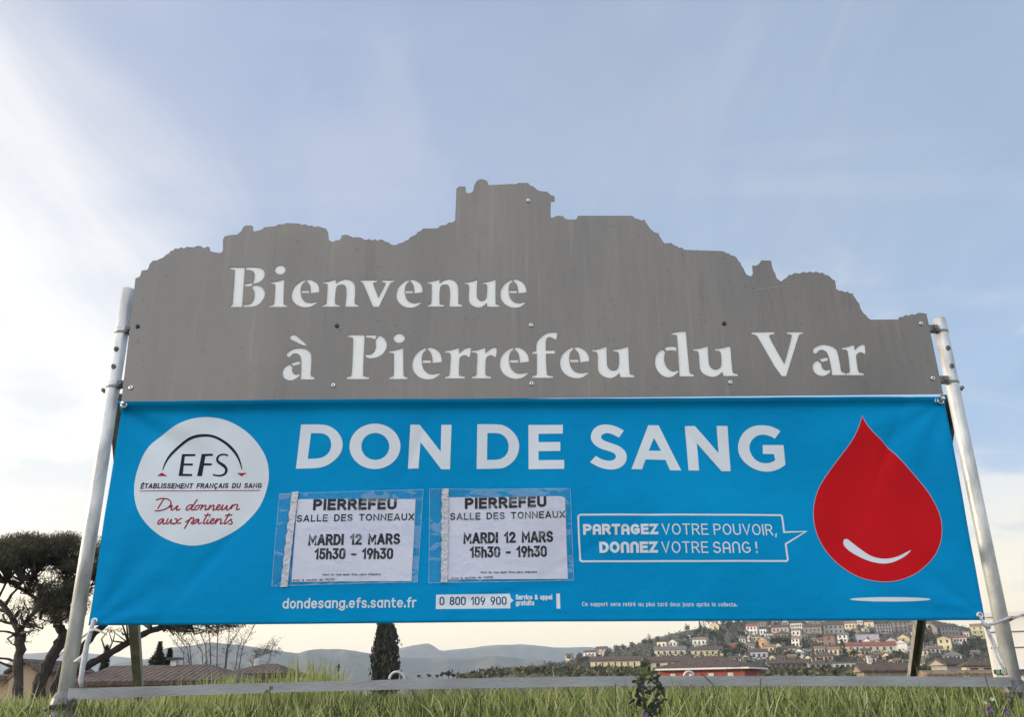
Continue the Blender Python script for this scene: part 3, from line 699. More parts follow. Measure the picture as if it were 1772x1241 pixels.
# round emblem
D1 = lambda p: Z(220, 710, 4.965, p)
disc = printed('round_emblem', [L_fill([D1(chaikin([(640, 58), (720, 58), (830, 75), (950, 130), (1060, 210), (1150, 320), (1205, 430), (1222, 550), (1210, 650), (1160, 800), (1080, 910), (960, 1020), (800, 1110), (680, 1155), (560, 1172), (430, 1150), (290, 1090), (180, 1000), (100, 890), (60, 770), (52, 650), (75, 520), (130, 390), (220, 260), (330, 180), (450, 110), (550, 72)], 2, 80))])], M['print_white'], banner, 0.0010)
emb = [L_fill([D1(ch([(303, 515), (320, 450), (360, 370), (440, 290), (540, 225), (640, 203), (740, 210), (840, 260), (920, 330), (970, 410), (992, 510), (985, 510), (950, 410), (890, 335), (820, 275), (730, 230), (640, 228), (550, 247), (460, 302), (375, 387), (330, 460), (311, 515)]))]),
       L_fill([D1([(465, 373), (580, 373), (580, 391), (490, 392), (484, 455), (560, 455), (558, 473), (482, 473), (475, 545), (555, 547), (553, 565), (440, 565)])]),
       L_fill([D1([(635, 373), (735, 373), (735, 391), (667, 392), (657, 453), (725, 455), (723, 473), (655, 473), (640, 565), (597, 565)])]),
       L_str(D1([(868, 392), (848, 384), (825, 381), (802, 385), (783, 395), (772, 413), (772, 430), (784, 447), (805, 461), (828, 476), (845, 493), (852, 512), (850, 530), (840, 547), (820, 559), (795, 563), (765, 561), (735, 554)]), 4.3, taper=[2.8, 2.8, 2.9, 3.1, 3.4, 3.8, 4.2, 4.7, 5.1, 5.2, 5.0, 4.7, 4.3, 3.9, 3.4, 3.1, 2.9, 2.8])]
emb += text('ÉTABLISSEMENT FRANÇAIS DU SANG', (242.2, 846.0), (452.2, 845.0), 9.0, .20, .14, ital=0.10)
printed('emblem_lettering', emb, M['print_dark'], disc, 0.0017)
red = [L_fill([D1(q)]) for q in ([(258, 568), (300, 538), (344, 568)], [(943, 541), (1030, 541), (983, 569)])]
red += [L_str(D1([(106, 696), (620, 694), (1142, 690)]), 1.3)]
S5 = lambda p: Z(260, 850, 10.42, p)
scr = [[(245, 150), (190, 235), (135, 325)], [(110, 165), (180, 140), (270, 135), (340, 155), (378, 200), (370, 250), (330, 300), (250, 340), (150, 360), (80, 360)],
 [(345, 305), (408, 248), (375, 330), (388, 352), (430, 330), (510, 250), (468, 335), (482, 352), (545, 328)],
 [(765, 255), (700, 255), (655, 305), (645, 345), (680, 350), (740, 305), (780, 250)], [(850, 150), (740, 325), (755, 350), (800, 335)],
 [(885, 258), (830, 270), (800, 320), (812, 350), (850, 340), (890, 295), (890, 258), (935, 262)],
 [(950, 245), (905, 352)], [(920, 320), (985, 255), (1018, 265), (988, 335), (1000, 350), (1045, 325)], [(1085, 250), (1045, 352)], [(1060, 320), (1130, 255), (1160, 268), (1130, 335), (1140, 350), (1185, 332)],
 [(1185, 332), (1265, 275), (1258, 245), (1215, 265), (1195, 320), (1215, 350), (1262, 338), (1318, 250)], [(1320, 248), (1287, 325), (1297, 350), (1340, 330), (1400, 245), (1372, 330), (1382, 350), (1422, 335), (1480, 255)],
 [(1490, 240), (1462, 330)], [(1470, 285), (1540, 240), (1590, 248), (1548, 320), (1555, 345), (1618, 318)],
 [(245, 505), (190, 505), (140, 560), (130, 595), (165, 600), (215, 550), (245, 500), (225, 575), (240, 600), (285, 578)], [(325, 495), (290, 572), (302, 600), (340, 580), (390, 495), (370, 580), (385, 600), (425, 575)],
 [(440, 508), (480, 500), (480, 560), (500, 595), (560, 575)], [(575, 495), (525, 510), (455, 590), (412, 600)],
 [(750, 470), (620, 688)], [(638, 572), (715, 515), (780, 482), (800, 500), (770, 555), (738, 592), (790, 600)],
 [(885, 512), (830, 520), (785, 575), (792, 600), (832, 580), (892, 505), (868, 580), (885, 600), (935, 575)], [(1050, 400), (955, 575), (968, 600), (1012, 578)], [(975, 443), (1100, 437)],
 [(1052, 510), (1020, 582), (1035, 600), (1082, 572)], [(1070, 478), (1082, 470)], [(1082, 572), (1160, 525), (1152, 497), (1110, 512), (1085, 562), (1098, 600), (1142, 592), (1200, 520)],
 [(1215, 495), (1175, 602)], [(1195, 560), (1250, 500), (1290, 512), (1260, 585), (1275, 600), (1315, 575)], [(1430, 400), (1330, 575), (1345, 600), (1392, 568)], [(1350, 442), (1480, 434)],
 [(1390, 568), (1468, 500), (1452, 522), (1482, 570), (1460, 600), (1412, 594)]]
for i, q in enumerate(scr):
    q = S5(q)
    if len(q) > 3:                             # smooth the pen line
        for _ in range(2): q = [q[0]]+[p for a, b in zip(q[:-1], q[1:]) for p in ((a[0]*.75+b[0]*.25, a[1]*.75+b[1]*.25), (a[0]*.25+b[0]*.75, a[1]*.25+b[1]*.75))]+[q[-1]]
    red.append(L_str(q, 2.1, h=0.00012*(i % 5)))
printed('emblem_script', red, M['print_crimson'], disc, 0.0017)

# the drop
K = lambda p: Z(1390, 710, 3.65, p)
dl = K(chaikin([(370, 38), (390, 85), (430, 135), (520, 215), (640, 345), (770, 490), (830, 590), (868, 680), (878, 770), (865, 850), (820, 940), (740, 1020), (650, 1065), (560, 1087), (480, 1087), (400, 1072), (310, 1040), (200, 960), (120, 860), (75, 750), (65, 640), (80, 550), (110, 470), (190, 350), (290, 220), (335, 140)], 2, 60))
drop = printed('blood_drop', [L_fill([dl])], M['print_red'], banner)
printed('drop_outline', [L_str(dl, 1.0, True)], M['print_edge'], drop, 0.0016)
printed('drop_highlight', [L_fill([K(chaikin([(258, 840), (265, 815), (285, 810), (305, 828), (360, 875), (430, 925), (510, 943), (590, 930), (640, 905), (685, 883), (660, 915), (600, 950), (540, 970), (480, 970), (400, 950), (320, 905), (270, 865)], 2, 60))])], M['print_white'], drop, 0.0018)
printed('ellipse_mark', [L_fill([K(ell(548, 1197, 255, 14, 40))])], M['print_white'], banner)

# speech bubble
W4 = lambda p: Z(980, 870, 4.027, p)
bub = printed('speech_bubble', [L_str(W4([(90, 90), (101, 88), (800, 88), (1494, 88), (1505, 95), (1512, 150), (1518, 207), (1672, 202), (1528, 290), (1534, 345), (1541, 400), (1532, 410), (800, 411), (112, 411), (98, 404), (88, 250), (82, 100)]), 3.2, True)], M['print_white'], banner)
bt = [text('PARTAGEZ', W4([(118, 227)])[0], W4([(640, 225)])[0], 18.4, .25, .10, ROUND), text('VOTRE', W4([(666, 228)])[0], W4([(988, 229)])[0], 19.4, .115, .17, ROUND), text('POUVOIR,', W4([(1026, 229)])[0], W4([(1468, 231)])[0], 19.4, .115, .17, ROUND)]
bt += [text('DONNEZ', W4([(232, 353)])[0], W4([(637, 353)])[0], 19.6, .25, .10, ROUND), text('VOTRE', W4([(664, 355)])[0], W4([(988, 355)])[0], 19.9, .115, .17, ROUND), text('SANG', W4([(1022, 356)])[0], W4([(1284, 356)])[0], 19.9, .125, .17, ROUND), text('!', W4([(1320, 356)])[0], W4([(1336, 356)])[0], 19.9, .14, .17)]
for w_ in bt: printed('bubble_word', w_, M['print_white'], bub, 0.0014)

# bottom line
U = lambda x, y: Z(470, 1010, 3.408, [(x, y)])[0]
printed('website_lettering', text('dondesang.efs.sante.fr', U(64, 151), U(853, 144), 18.2, .155, .13), M['print_white'], banner)
box = printed('phone_box', [L_fill([[U(970, 68), U(1405, 60), U(1410, 84), U(1427, 101), U(1408, 117), U(1408, 148), U(968, 153)]])], M['print_white'], banner)
printed('phone_number', text('0 800 109 900', U(990, 130), U(1386, 127), 14.6, .15, .14), M['print_navy'], box, 0.0018)
printed('service_lettering', text('Service & appel', U(1440, 97), U(1656, 96), 9.2, .20, .12)+text('gratuits', U(1440, 131), U(1550, 130), 9.2, .20, .12)+[L_fill([[U(1679, 60), U(1701, 60), U(1703, 150), U(1681, 150)]])], M['print_white'], banner)
U2 = lambda x, y: Z(990, 1020, 5.716, [(x, y)])[0]
printed('small_print', text('Ce support sera retiré au plus tard deux jours après la collecte.', U2(100, 168), U2(1632, 174), 7.4, .15, .16), M['print_white'], banner)

# eyelets
for px, py in ((219, 704), (1625, 696), (163, 1076), (1694, 1066)):
    P = PX(px, py, BAN_Y); P.y = surf(P.x, P.z)-0.002
    ring = [(P+Vector((0.0085*math.cos(t), 0, 0.0085*math.sin(t)))) for t in np.linspace(0, 2*math.pi, 17)]
    MB().tube(ring, 0.0036, 8, False).build('eyelet', M['bolt'], banner, True)
for px, py in ((219, 703), (1625, 694)):       # hex bolts that pin the upper eyelets
    P = PX(px, py, BAN_Y); P.y = surf(P.x, P.z)-0.003
    MB().tube([P, P+Vector((0, -0.012, 0.001)), P+Vector((0, -0.016, 0.001))], [0.008, 0.008, 0.005], 6).build('bolt', M['bolt'], sign)
for px in (1619, 1622.5):
    a, b = PX(px, 684, PAN_Y-0.004), PX(px-1, 696, PAN_Y-0.008)
    MB().tube([a, (a+b)/2+Vector((0, -0.003, 0)), b], 0.0011, 6).build('wire_tie', M['bolt'], banner)

# ------------------------------------------------------------------ notices in plastic pockets
def notice(label, paper, film, strip, lines, plabel, px0, U3):
    t = thing('notice_paper', label, 'notice', (0, 0, 0), 'notices taped to the banner')
    printed('sheet', [L_fill([U3(paper)])], M['paper'], t, 0.0026)
    for s, a, b, cap, w, gap, it in lines: printed('text_line', text(s, U3([a])[0], U3([b])[0], cap, w, gap, ital=it), M['ink'], t, 0.0032)
    p = thing('plastic_pocket', plabel, 'plastic pocket', (0, 0, 0), 'plastic pockets on the banner')
    def wav(x, z): return surf(x, z)-0.0012*(1+math.sin(x*95+z*30)*math.sin(z*70))
    q = U3(film); n = 14
    vs = [tuple((1-i/n)*((1-j/n)*q[0][k]+j/n*q[3][k])+i/n*((1-j/n)*q[1][k]+j/n*q[2][k]) for k in (0, 1)) for j in range(n+1) for i in range(n+1)]
    fs = [(j*(n+1)+i, (j+1)*(n+1)+i, (j+1)*(n+1)+i+1, j*(n+1)+i+1) for j in range(n) for i in range(n)]
    printed('film', [(vs, fs, 0)], M['film'], p, 0.0046, sf=wav)
    printed('welded_edge', [L_str(q, 0.4, True)], M['strip'], p, 0.0056, sf=wav)
    q = U3(strip); n = 26; vs = []
    for j in range(n+1):
        f = j/n; e = 0.9*math.sin(j*1.9)+0.5*math.sin(j*4.1)
        a = [(1-f)*q[0][k]+f*q[3][k] for k in (0, 1)]; b = [(1-f)*q[1][k]+f*q[2][k] for k in (0, 1)]
        vs += [(a[0]+e, a[1]), ((a[0]+b[0])/2, (a[1]+b[1])/2), (b[0]+0.4*e, b[1])]
    fs = [(3*j+i, 3*j+3+i, 3*j+4+i, 3*j+1+i) for j in range(n) for i in (0, 1)]
    printed('binding_strip', [(vs, fs, 0)], M['strip'], p, 0.0064, sf=lambda x, z: surf(x, z)-0.0015*abs(math.sin(z*160)))
    return t
P1 = lambda p: Z(460, 830, 6.204, p)
P2 = lambda p: Z(730, 830, 6.204, p)
notice('white paper notice with black lettering and straight corners, beside the round emblem', [(345, 215), (1608, 212), (1565, 1095), (280, 1105)], [(150, 160), (1690, 112), (1628, 1105), (72, 1150)], [(285, 142), (355, 135), (240, 1158), (165, 1158)],
       [('PIERREFEU', (508, 338), (1404, 325), 19.6, .25, .12, 0), ('SALLE DES TONNEAUX', (335, 462), (1592, 440), 12.2, .19, .16, 0), ('MARDI 12 MARS', (458, 717), (1442, 702), 19.6, .215, .13, 0), ('15h30 - 19h30', (525, 867), (1367, 860), 19.6, .20, .13, 0),
        ("Merci de vous munir d'une pièce d'identité", (615, 1040), (1234, 1036), 3.9, .17, .18, .1), ("Avec le soutien de l'ADSB", (290, 1100), (742, 1090), 4.0, .17, .18, .12)],
       'clear crinkled plastic pocket with milky strip, between round emblem and other pocket', 0, P1)
notice('white paper notice with black lettering and a clipped corner, beside the speech bubble', [(285, 190), (1490, 185), (1535, 205), (1568, 1068), (275, 1075)], [(85, 106), (1590, 106), (1630, 1085), (75, 1115)], [(215, 100), (287, 100), (275, 1108), (205, 1108)],
       [('PIERREFEU', (460, 316), (1338, 300), 19.4, .25, .12, 0), ('SALLE DES TONNEAUX', (302, 434), (1537, 416), 12.2, .19, .16, 0), ('MARDI 12 MARS', (444, 690), (1411, 675), 19.6, .215, .13, 0), ('15h30 - 19h30', (514, 841), (1344, 833), 19.6, .20, .13, 0),
        ("Merci de vous munir d'une pièce d'identité", (628, 1010), (1234, 1006), 3.9, .17, .18, .1), ("Avec le soutien de l'ADSB", (315, 1072), (762, 1062), 4.0, .17, .18, .12)],
       'clear crinkled plastic pocket with pinkish strip, next to the speech bubble', 0, P2)

# ------------------------------------------------------------------ ropes
def px_tube(mb, pts, r, y):
    mb.tube([PX(p[0], p[1], y if len(p) < 3 else p[2]) for p in pts], r, 8)
rope = thing('tie_strap', 'white plastic strap tying the lower left banner corner to the rail', 'strap', (0, 0, 0))
mb = MB(); px_tube(mb, [(163, 1074, -0.03), (160, 1082, -0.045), (156, 1096, -0.045), (150, 1117, -0.042), (147, 1136, -0.045), (143, 1156, -0.046), (140, 1178, -0.046), (141, 1192, -0.04)], [0.004, 0.007, 0.0085, 0.0085, 0.0095, 0.009, 0.0085, 0.004], -0.03); mb.build('strap', M['rope'], rope, True)
mb = MB(); px_tube(mb, [(155, 1093, -0.048), (164, 1090, -0.055), (174, 1093, -0.062), (185, 1099, -0.066)], [0.006, 0.0045, 0.003, 0.002], -0.05); mb.build('loose_end', M['rope'], rope, True)
mb = MB(); px_tube(mb, [(157, 1092, -0.04), (140, 1106, 0.0), (112, 1127, 0.03), (106, 1131, 0.02), (104, 1135, -0.01)], 0.003, 0); mb.build('loop', M['rope'], rope, True)
mb = MB(); px_tube(mb, [(150, 1135, -0.04), (140, 1140, -0.04), (128, 1146, -0.02)], [0.010, 0.008, 0.004], 0); mb.build('knot', M['rope'], rope, True)
rope = thing('tie_rope', 'white cord tying the lower right banner corner around the tube', 'rope', (0, 0, 0))
mb = MB(); px_tube(mb, [(1694, 1065, -0.03), (1699, 1073, -0.044), (1706, 1083, -0.046), (1720, 1080, -0.044), (1736, 1074, -0.036), (1748, 1069, -0.028), (1751, 1070, 0.0), (1747, 1074, 0.02)], 0.0045, 0); mb.build('cord', M['rope'], rope, True)
mb = MB(); px_tube(mb, [(1746, 1075, 0.02), (1758, 1069, 0.0), (1772, 1063, -0.01), (1800, 1050, -0.01), (1822, 1052, -0.01), (1826, 1066, -0.01)], 0.0035, 0); mb.build('loose_end', M['rope'], rope, True)
mb = MB(); px_tube(mb, [(1706, 1084, -0.048), (1713, 1106, -0.046), (1726, 1140, -0.046), (1736, 1160, -0.046), (1742, 1168, -0.040)], 0.0042, 0); mb.build('cord', M['rope'], rope, True)
mb = MB(); px_tube(mb, [(1707, 1084, -0.052), (1718, 1108, -0.05), (1730, 1132, -0.049), (1738, 1152, -0.05), (1742, 1168, -0.046)], 0.0036, 0); mb.build('cord', M['rope'], rope, True)
mb = MB(); px_tube(mb, [(1700, 1077, -0.05), (1706, 1083, -0.056), (1712, 1087, -0.05)], [0.006, 0.0085, 0.006], 0); mb.build('knot', M['rope'], rope, True)
# ------------------------------------------------------------------ ground
M['soil'] = mat('meadow_ground', (0.075, 0.085, 0.038), 0.95, 0, (0.12, 0.105, 0.06), 1.2, 0.5, 30)
M['hill'] = mat('hill_scrub', (0.050, 0.056, 0.030), 0.95, 0, (0.105, 0.09, 0.06), 0.10, 0.6, 0.8)
M['mount'] = mat('far_forest', (0.020, 0.030, 0.022), 0.95, 0, (0.085, 0.08, 0.055), 0.02, 1.0, 0.05, (1, 1, 1), .5, 10.0, .4, .62)
def gz(x, y):
    if y < 0: return 0.22*y-0.09*y*y if y > -3.2 else -1.62-0.0*(y+3.2)
    if y < 1.8: return 0.0
    return max(-2.9, -0.0-0.20*(y-1.8)-0.0)
def sheet(name, xs, ys, fz, m):
    vs = [(x, y, fz(x, y)) for y in ys for x in xs]; n = len(xs)
    fs = [(j*n+i, j*n+i+1, (j+1)*n+i+1, (j+1)*n+i) for j in range(len(ys)-1) for i in range(n-1)]
    return tag(new_obj(name, vs, fs, m, None, True), kind='structure')
gx = [-3000, -1200, -400, -150, -60, -25, -10]+[x*0.5 for x in range(-12, 13)]+[10, 25, 60, 150, 400, 1200, 3000]
gy = [-150, -60, -20, -8, -5, -3.2]+[-3+0.2*i for i in range(36)]+[4.6, 5.5, 7, 9, 12, 15, 17, 20, 30, 60, 150, 400, 1200, 3000]
sheet('ground', gx, gy, gz, M['soil'])

def interp(tab, x):
    xs = [a for a, b in tab]; ys = [b for a, b in tab]; return float(np.interp(x, xs, ys))
# ------------------------------------------------------------------ far mountains
def ridge(name, tab, D, thick, rough, base):
    vs = []; cols = []
    pxs = np.arange(tab[0][0], tab[-1][0]+1, 9.0)
    rows = [(-thick, None), (-thick*0.75, 0.20), (-thick*0.5, 0.45), (-thick*0.28, 0.70), (-thick*0.12, 0.88), (0, 1.0), (thick*0.35, 0.6), (thick*0.8, None)]
    rr = random.Random(7)
    for off, h in rows:
        for k, px in enumerate(pxs):
            P = PD(px, interp(tab, px)+rr.uniform(-.25, .25), D)
            s = (D+off)/D
            z = base if h is None else base+(P.z-base)*(h+(rr.uniform(-.06, .06)*rough if h < 1 else 0))
            vs.append((P.x*s, CAM.y+(D+off)+math.sin(k*0.7)*20, z))
    n = len(pxs); fs = [(j*n+i, j*n+i+1, (j+1)*n+i+1, (j+1)*n+i) for j in range(len(rows)-1) for i in range(n-1)]
    return tag(new_obj(name, vs, fs, M['mount'], None, True), kind='structure')
ridge('far_mountains', [(-500, 1170), (-200, 1148), (0, 1150), (41, 1134), (88, 1128), (164, 1132), (230, 1140), (300, 1146), (420, 1146), (520, 1140), (640, 1134), (692, 1124), (716, 1117), (736, 1113.5), (746, 1115), (754, 1121), (763, 1128), (795, 1124), (835, 1119), (902, 1115), (953, 1121), (1008, 1121), (1100, 1124), (1300, 1130), (1700, 1120), (1772, 1112), (2300, 1120)], 2500, 420, 1.0, -2.95)
ridge('near_mountains', [(150, 1165), (220, 1148), (258, 1138), (293, 1123.5), (337, 1115), (367, 1113), (411, 1116), (455, 1123.5), (518, 1131.6), (550, 1124), (586, 1123), (637, 1131), (700, 1139), (790, 1141), (860, 1136), (930, 1142), (1010, 1150), (1100, 1160)], 1650, 300, 1.0, -2.95)

# ------------------------------------------------------------------ hillside of the old village
CREST = [(700, 1187), (800, 1177), (900, 1163), (980, 1147), (1010, 1137), (1060, 1131), (1100, 1116), (1150, 1101), (1200, 1090), (1260, 1079), (1350, 1068), (1500, 1064), (1600, 1070), (1650, 1082), (1700, 1092), (1800, 1104), (2200, 1140)]
def hill_py(px, d):
    c = interp(CREST, px); b2 = max(1166, c+2)
    return interp([(45, 1185), (110, max(1173, c+4)), (190, b2), (480, c)], d)
def hill_d(px, py):
    lo, hi = 45, 480
    for _ in range(30):
        m_ = (lo+hi)/2
        if hill_py(px, m_) > py: lo = m_
        else: hi = m_
    return lo
ds = [27, 45, 60, 80, 110, 140, 170, 190]+list(range(210, 481, 18))+[520, 600, 720]
pxs = list(range(700, 2210, 14))
vs = []
for d in ds:
    for px in pxs:
        if d < 45: P = PD(px, 1200, d); P.z = -3.1
        elif d <= 480:
            P = PD(px, hill_py(px, d), d)
            if 110 < d < 470: P.z += random.uniform(-.5, .35)
        else:
            P = PD(px, hill_py(px, 480), 480); s = d/480; P = Vector((P.x*s, CAM.y+d, P.z*(1-(d-480)/240*1.0)-3.1*(d-480)/240))
        vs.append(P)
n = len(pxs)
tag(new_obj('hillside', vs, [(j*n+i, j*n+i+1, (j+1)*n+i+1, (j+1)*n+i) for j in range(len(ds)-1) for i in range(n-1)], M['hill'], None, True), kind='structure')

# ------------------------------------------------------------------ houses
def wallmat(n, c): return mat('plaster_'+n, c, 0.9, 0, tuple(x*0.8 for x in c), 0.7, 0.1, 12)
WALL = {k: wallmat(k, c) for k, c in dict(white=(.74, .72, .66), cream=(.70, .63, .46), yellow=(.68, .58, .34), ochre=(.60, .42, .13), peach=(.60, .38, .22), pink=(.50, .38, .32), lav=(.48, .46, .50), grey=(.32, .30, .27), stone=(.26, .23, .19), brick=(.22, .15, .115), red=(.36, .085, .065), tan=(.44, .33, .22)).items()}
ROOF = {'brown': (.115, .080, .064), 'red': (.30, .10, .065), 'grey': (.20, .18, .165), 'tan': (.28, .19, .13)}
for k, c in list(ROOF.items()):
    m = mat('tiled_roof_'+k, c, 0.9, 0, tuple(x*0.45 for x in c), 5.0, 0, 1, (1, 1, 1), .5, 8.0, .38, .66)
    nt = m.node_tree; b = nt.nodes['Principled BSDF']; w = nt.nodes.new('ShaderNodeTexWave'); w.inputs['Scale'].default_value = 1.6; w.inputs['Distortion'].default_value = 1.6; w.inputs['Detail'].default_value = 3; w.inputs['Detail Scale'].default_value = 3
    t = nt.nodes.new('ShaderNodeTexCoord'); nt.links.new(t.outputs['Object'], w.inputs[0]); p = nt.nodes.new('ShaderNodeBump'); p.inputs['Strength'].default_value = 0.6; p.inputs['Distance'].default_value = 0.04
    nt.links.new(w.outputs[1], p.inputs['Height']); nt.links.new(p.outputs[0], b.inputs['Normal'])
    ROOF[k] = m
M['pane'] = mat('dark_window', (0.022, 0.024, 0.028), 0.2)
M['shutter'] = mat('pale_shutter', (0.62, 0.60, 0.56), 0.7)
M['trim'] = mat('white_eave', (0.62, 0.60, 0.56), 0.7)
M['chimney'] = mat('white_chimney', (0.62, 0.60, 0.55), 0.8, 0, (0.42, 0.40, 0.36), 4)

BOXES = []
def house(label, px0, px1, pye, pyb, wall, roof, kind='gable', win=(1, 2), d=None, yaw=-32, pitch=0.52, depth=0.7, sink=3.0, cat='house', name='house', over=0.25, win_m=None, wsz=(0.62, 0.95), group='houses of the hillside village', chim=0):
    cx = (px0+px1)/2; BOXES.append((px0, px1, pye-6, pyb))
    if d is None: d = hill_d(cx, pyb)
    B = PD(cx, pyb, d); T = PD(cx, pye, d)
    span = (PD(px1, pyb, d)-PD(px0, pyb, d)).length
    a = abs(R(yaw)); w = span/(math.cos(a)+depth*math.sin(a)); dp = w*depth; h = T.z-B.z
    t = thing(name, label, cat, B, group); t.rotation_euler = (0, 0, R(yaw))
    x, y = w/2, dp/2
    new_obj('wall', [(-x, -y, -sink), (x, -y, -sink), (x, y, -sink), (-x, y, -sink), (-x, -y, h), (x, -y, h), (x, y, h), (-x, y, h)],
            [(0, 1, 5, 4), (1, 2, 6, 5), (2, 3, 7, 6), (3, 0, 4, 7), (4, 5, 6, 7)], WALL[wall], t)
    o = over; e = 0.14; hh = h+0.02
    if kind == 'flat':
        MB().box((-x-o*.4, -y-o*.4, hh), (x+o*.4, y+o*.4, hh+0.28)).build_local('roof', ROOF[roof], t)
        top = hh+0.28
    else:
        X, Y = x+o, y+o
        if kind == 'gable':
            r = pitch*Y*2*0.5+0.0; top = hh+e+pitch*Y
            vs = [(-X, -Y, hh), (X, -Y, hh), (X, Y, hh), (-X, Y, hh), (-X, -Y, hh+e), (X, -Y, hh+e), (X, Y, hh+e), (-X, Y, hh+e), (-X, 0, top), (X, 0, top)]
            fs = [(0, 3, 2, 1), (0, 1, 5, 4), (2, 3, 7, 6), (4, 5, 9, 8), (6, 7, 8, 9), (1, 2, 6, 9, 5), (3, 0, 4, 8, 7)]
            rf = new_obj('roof', vs, fs, ROOF[roof], t)
            for s in (-1, 1):                  # plastered gable ends
                q = s*(x+0.002)
                new_obj('gable', [(q, -y*.98, hh+.01), (q, y*.98, hh+.01), (q, 0, top-e-.12), (q+s*(o+.02), -y*.98, hh+.01), (q+s*(o+.02), y*.98, hh+.01), (q+s*(o+.02), 0, top-e-.12)], [(3, 4, 5), (0, 2, 1), (0, 1, 4, 3), (1, 2, 5, 4), (2, 0, 3, 5)], WALL[wall], t)
        elif kind == 'front':                  # gable towards the front
            top = hh+e+pitch*X
            vs = [(-X, -Y, hh), (X, -Y, hh), (X, Y, hh), (-X, Y, hh), (-X, -Y, hh+e), (X, -Y, hh+e), (X, Y, hh+e), (-X, Y, hh+e), (0, -Y, top), (0, Y, top)]
            fs = [(0, 3, 2, 1), (0, 1, 5, 8, 4), (2, 3, 7, 9, 6), (1, 2, 6, 5), (3, 0, 4, 7), (5, 6, 9, 8), (7, 4, 8, 9)]
            new_obj('roof', vs, fs, ROOF[roof], t)
            q = -Y-0.03
            new_obj('gable', [(-x*.98, q, hh-.02), (x*.98, q, hh-.02), (0, q, top-e-.1), (-x*.98, q+.06, hh-.02), (x*.98, q+.06, hh-.02), (0, q+.06, top-e-.1)], [(0, 1, 2), (3, 5, 4), (0, 3, 4, 1), (1, 4, 5, 2), (2, 5, 3, 0)], WALL[wall], t)
        else:                                  # hip
            rl = max(X-Y, X*0.15); top = hh+e+pitch*min(X, Y)
            vs = [(-X, -Y, hh), (X, -Y, hh), (X, Y, hh), (-X, Y, hh), (-X, -Y, hh+e), (X, -Y, hh+e), (X, Y, hh+e), (-X, Y, hh+e), (-rl, 0, top), (rl, 0, top)]
            fs = [(0, 3, 2, 1), (0, 1, 5, 4), (1, 2, 6, 5), (2, 3, 7, 6), (3, 0, 4, 7), (4, 5, 9, 8), (5, 6, 9), (6, 7, 8, 9), (7, 4, 8)]
            new_obj('roof', vs, fs, ROOF[roof], t)
    rows, cols = win
    ww, wh = min(wsz[0], w/(cols*1.7) if cols else 1), min(wsz[1], h/(rows*1.5) if rows else 1)
    def wins(n, L, place):
        for r_ in range(rows):
            for c_ in range(n):
                u = (c_+0.5)/n*L-L/2; zc_ = h*(r_+0.55)/rows
                a, b = place(u, zc_)
                MB().box(a, b).build_local('window', win_m or M['pane'], t)
    wins(cols, w*0.9, lambda u, z: ((u-ww/2, -y-0.03, z-wh/2), (u+ww/2, -y+0.02, z+wh/2)))
    if cols > 1 and depth > .3 and win_m is None:
        wins(max(1, cols-1), dp*0.85, lambda u, z: ((x-0.02, u-ww/2, z-wh/2), (x+0.03, u+ww/2, z+wh/2)))
    for k in range(chim):
        cxx = (-0.55+1.1*k)*x
        MB().box((cxx-.13, -.2, top-.5), (cxx+.13, .2, top+.5)).box((cxx-.17, -.24, top+.502), (cxx+.17, .24, top+.56)).build_local('chimney', M['chimney'], t)
    return t
def _bl(s, name, m, parent): return new_obj(name, s.v, s.f, m, parent)
MB.build_local = _bl

H = house
H('long pale yellow hall with narrow slit windows and low brown roof', 1022, 1112, 1145, 1163, 'yellow', 'brown', 'gable', (1, 7), yaw=-14, depth=.34, wsz=(.32, 1.5), pitch=.42)
H('low beige house with long brown gable roof between yellow hall and red house', 1126, 1196, 1147, 1160, 'cream', 'brown', 'gable', (1, 3), yaw=-18, depth=.4, d=150)
rh = H('single storey red house with broad brown hip roof and pale shutters, behind the rail', 1139, 1326, 1160.5, 1186, 'red', 'brown', 'hip', (1, 4), d=62, yaw=-28, depth=.85, pitch=.27, over=.35, win_m=M['shutter'], wsz=(.36, .40), sink=3.5)
H('small square cream house with two dark windows below the wooded slope', 1137, 1158, 1112, 1123, 'cream', 'brown', 'flat', (1, 2))
H('small white gabled house right of the small square cream house', 1158, 1175, 1112, 1121, 'white', 'grey', 'front', (1, 2))
H('long low cream house with grey roof above the low beige house', 1132, 1188, 1126, 1136, 'cream', 'grey', 'gable', (1, 5), yaw=-12, depth=.35)
H('long yellow house with shaded windows left of the dark pines', 1196, 1252, 1126, 1137, 'yellow', 'brown', 'gable', (1, 5), yaw=-12, depth=.35)
H('little white flat-roofed house highest on the wooded slope', 1182, 1198, 1101, 1107, 'white', 'grey', 'flat', (1, 2))
H('white gabled house with annex under tall dark cypresses', 1199, 1226, 1108, 1118, 'white', 'tan', 'gable', (1, 3), depth=.5)
H('tiny cream house at the left end of the village', 979, 993, 1135, 1142, 'cream', 'brown', 'gable', (1, 2))
H('white two part house with brown roof at the village edge', 1010, 1036, 1130, 1137, 'white', 'brown', 'gable', (1, 3), depth=.5)
H('low cream house with long flat roof right of the white two part house', 1037, 1061, 1130, 1136, 'cream', 'grey', 'flat', (1, 3), depth=.5)
H('white two storey house with three windows and red brown roof under the banner', 1292, 1315, 1085, 1099, 'white', 'red', 'gable', (2, 3))
H('low white block attached right of the white two storey house', 1315, 1329, 1090, 1100, 'white', 'grey', 'flat', (1, 2))
H('small bright yellow gabled house near the crest', 1230, 1248, 1083, 1091, 'yellow', 'tan', 'front', (1, 1))
H('pinkish long house with brown roof near the crest', 1336, 1368, 1087, 1097, 'pink', 'brown', 'gable', (1, 4), depth=.45)
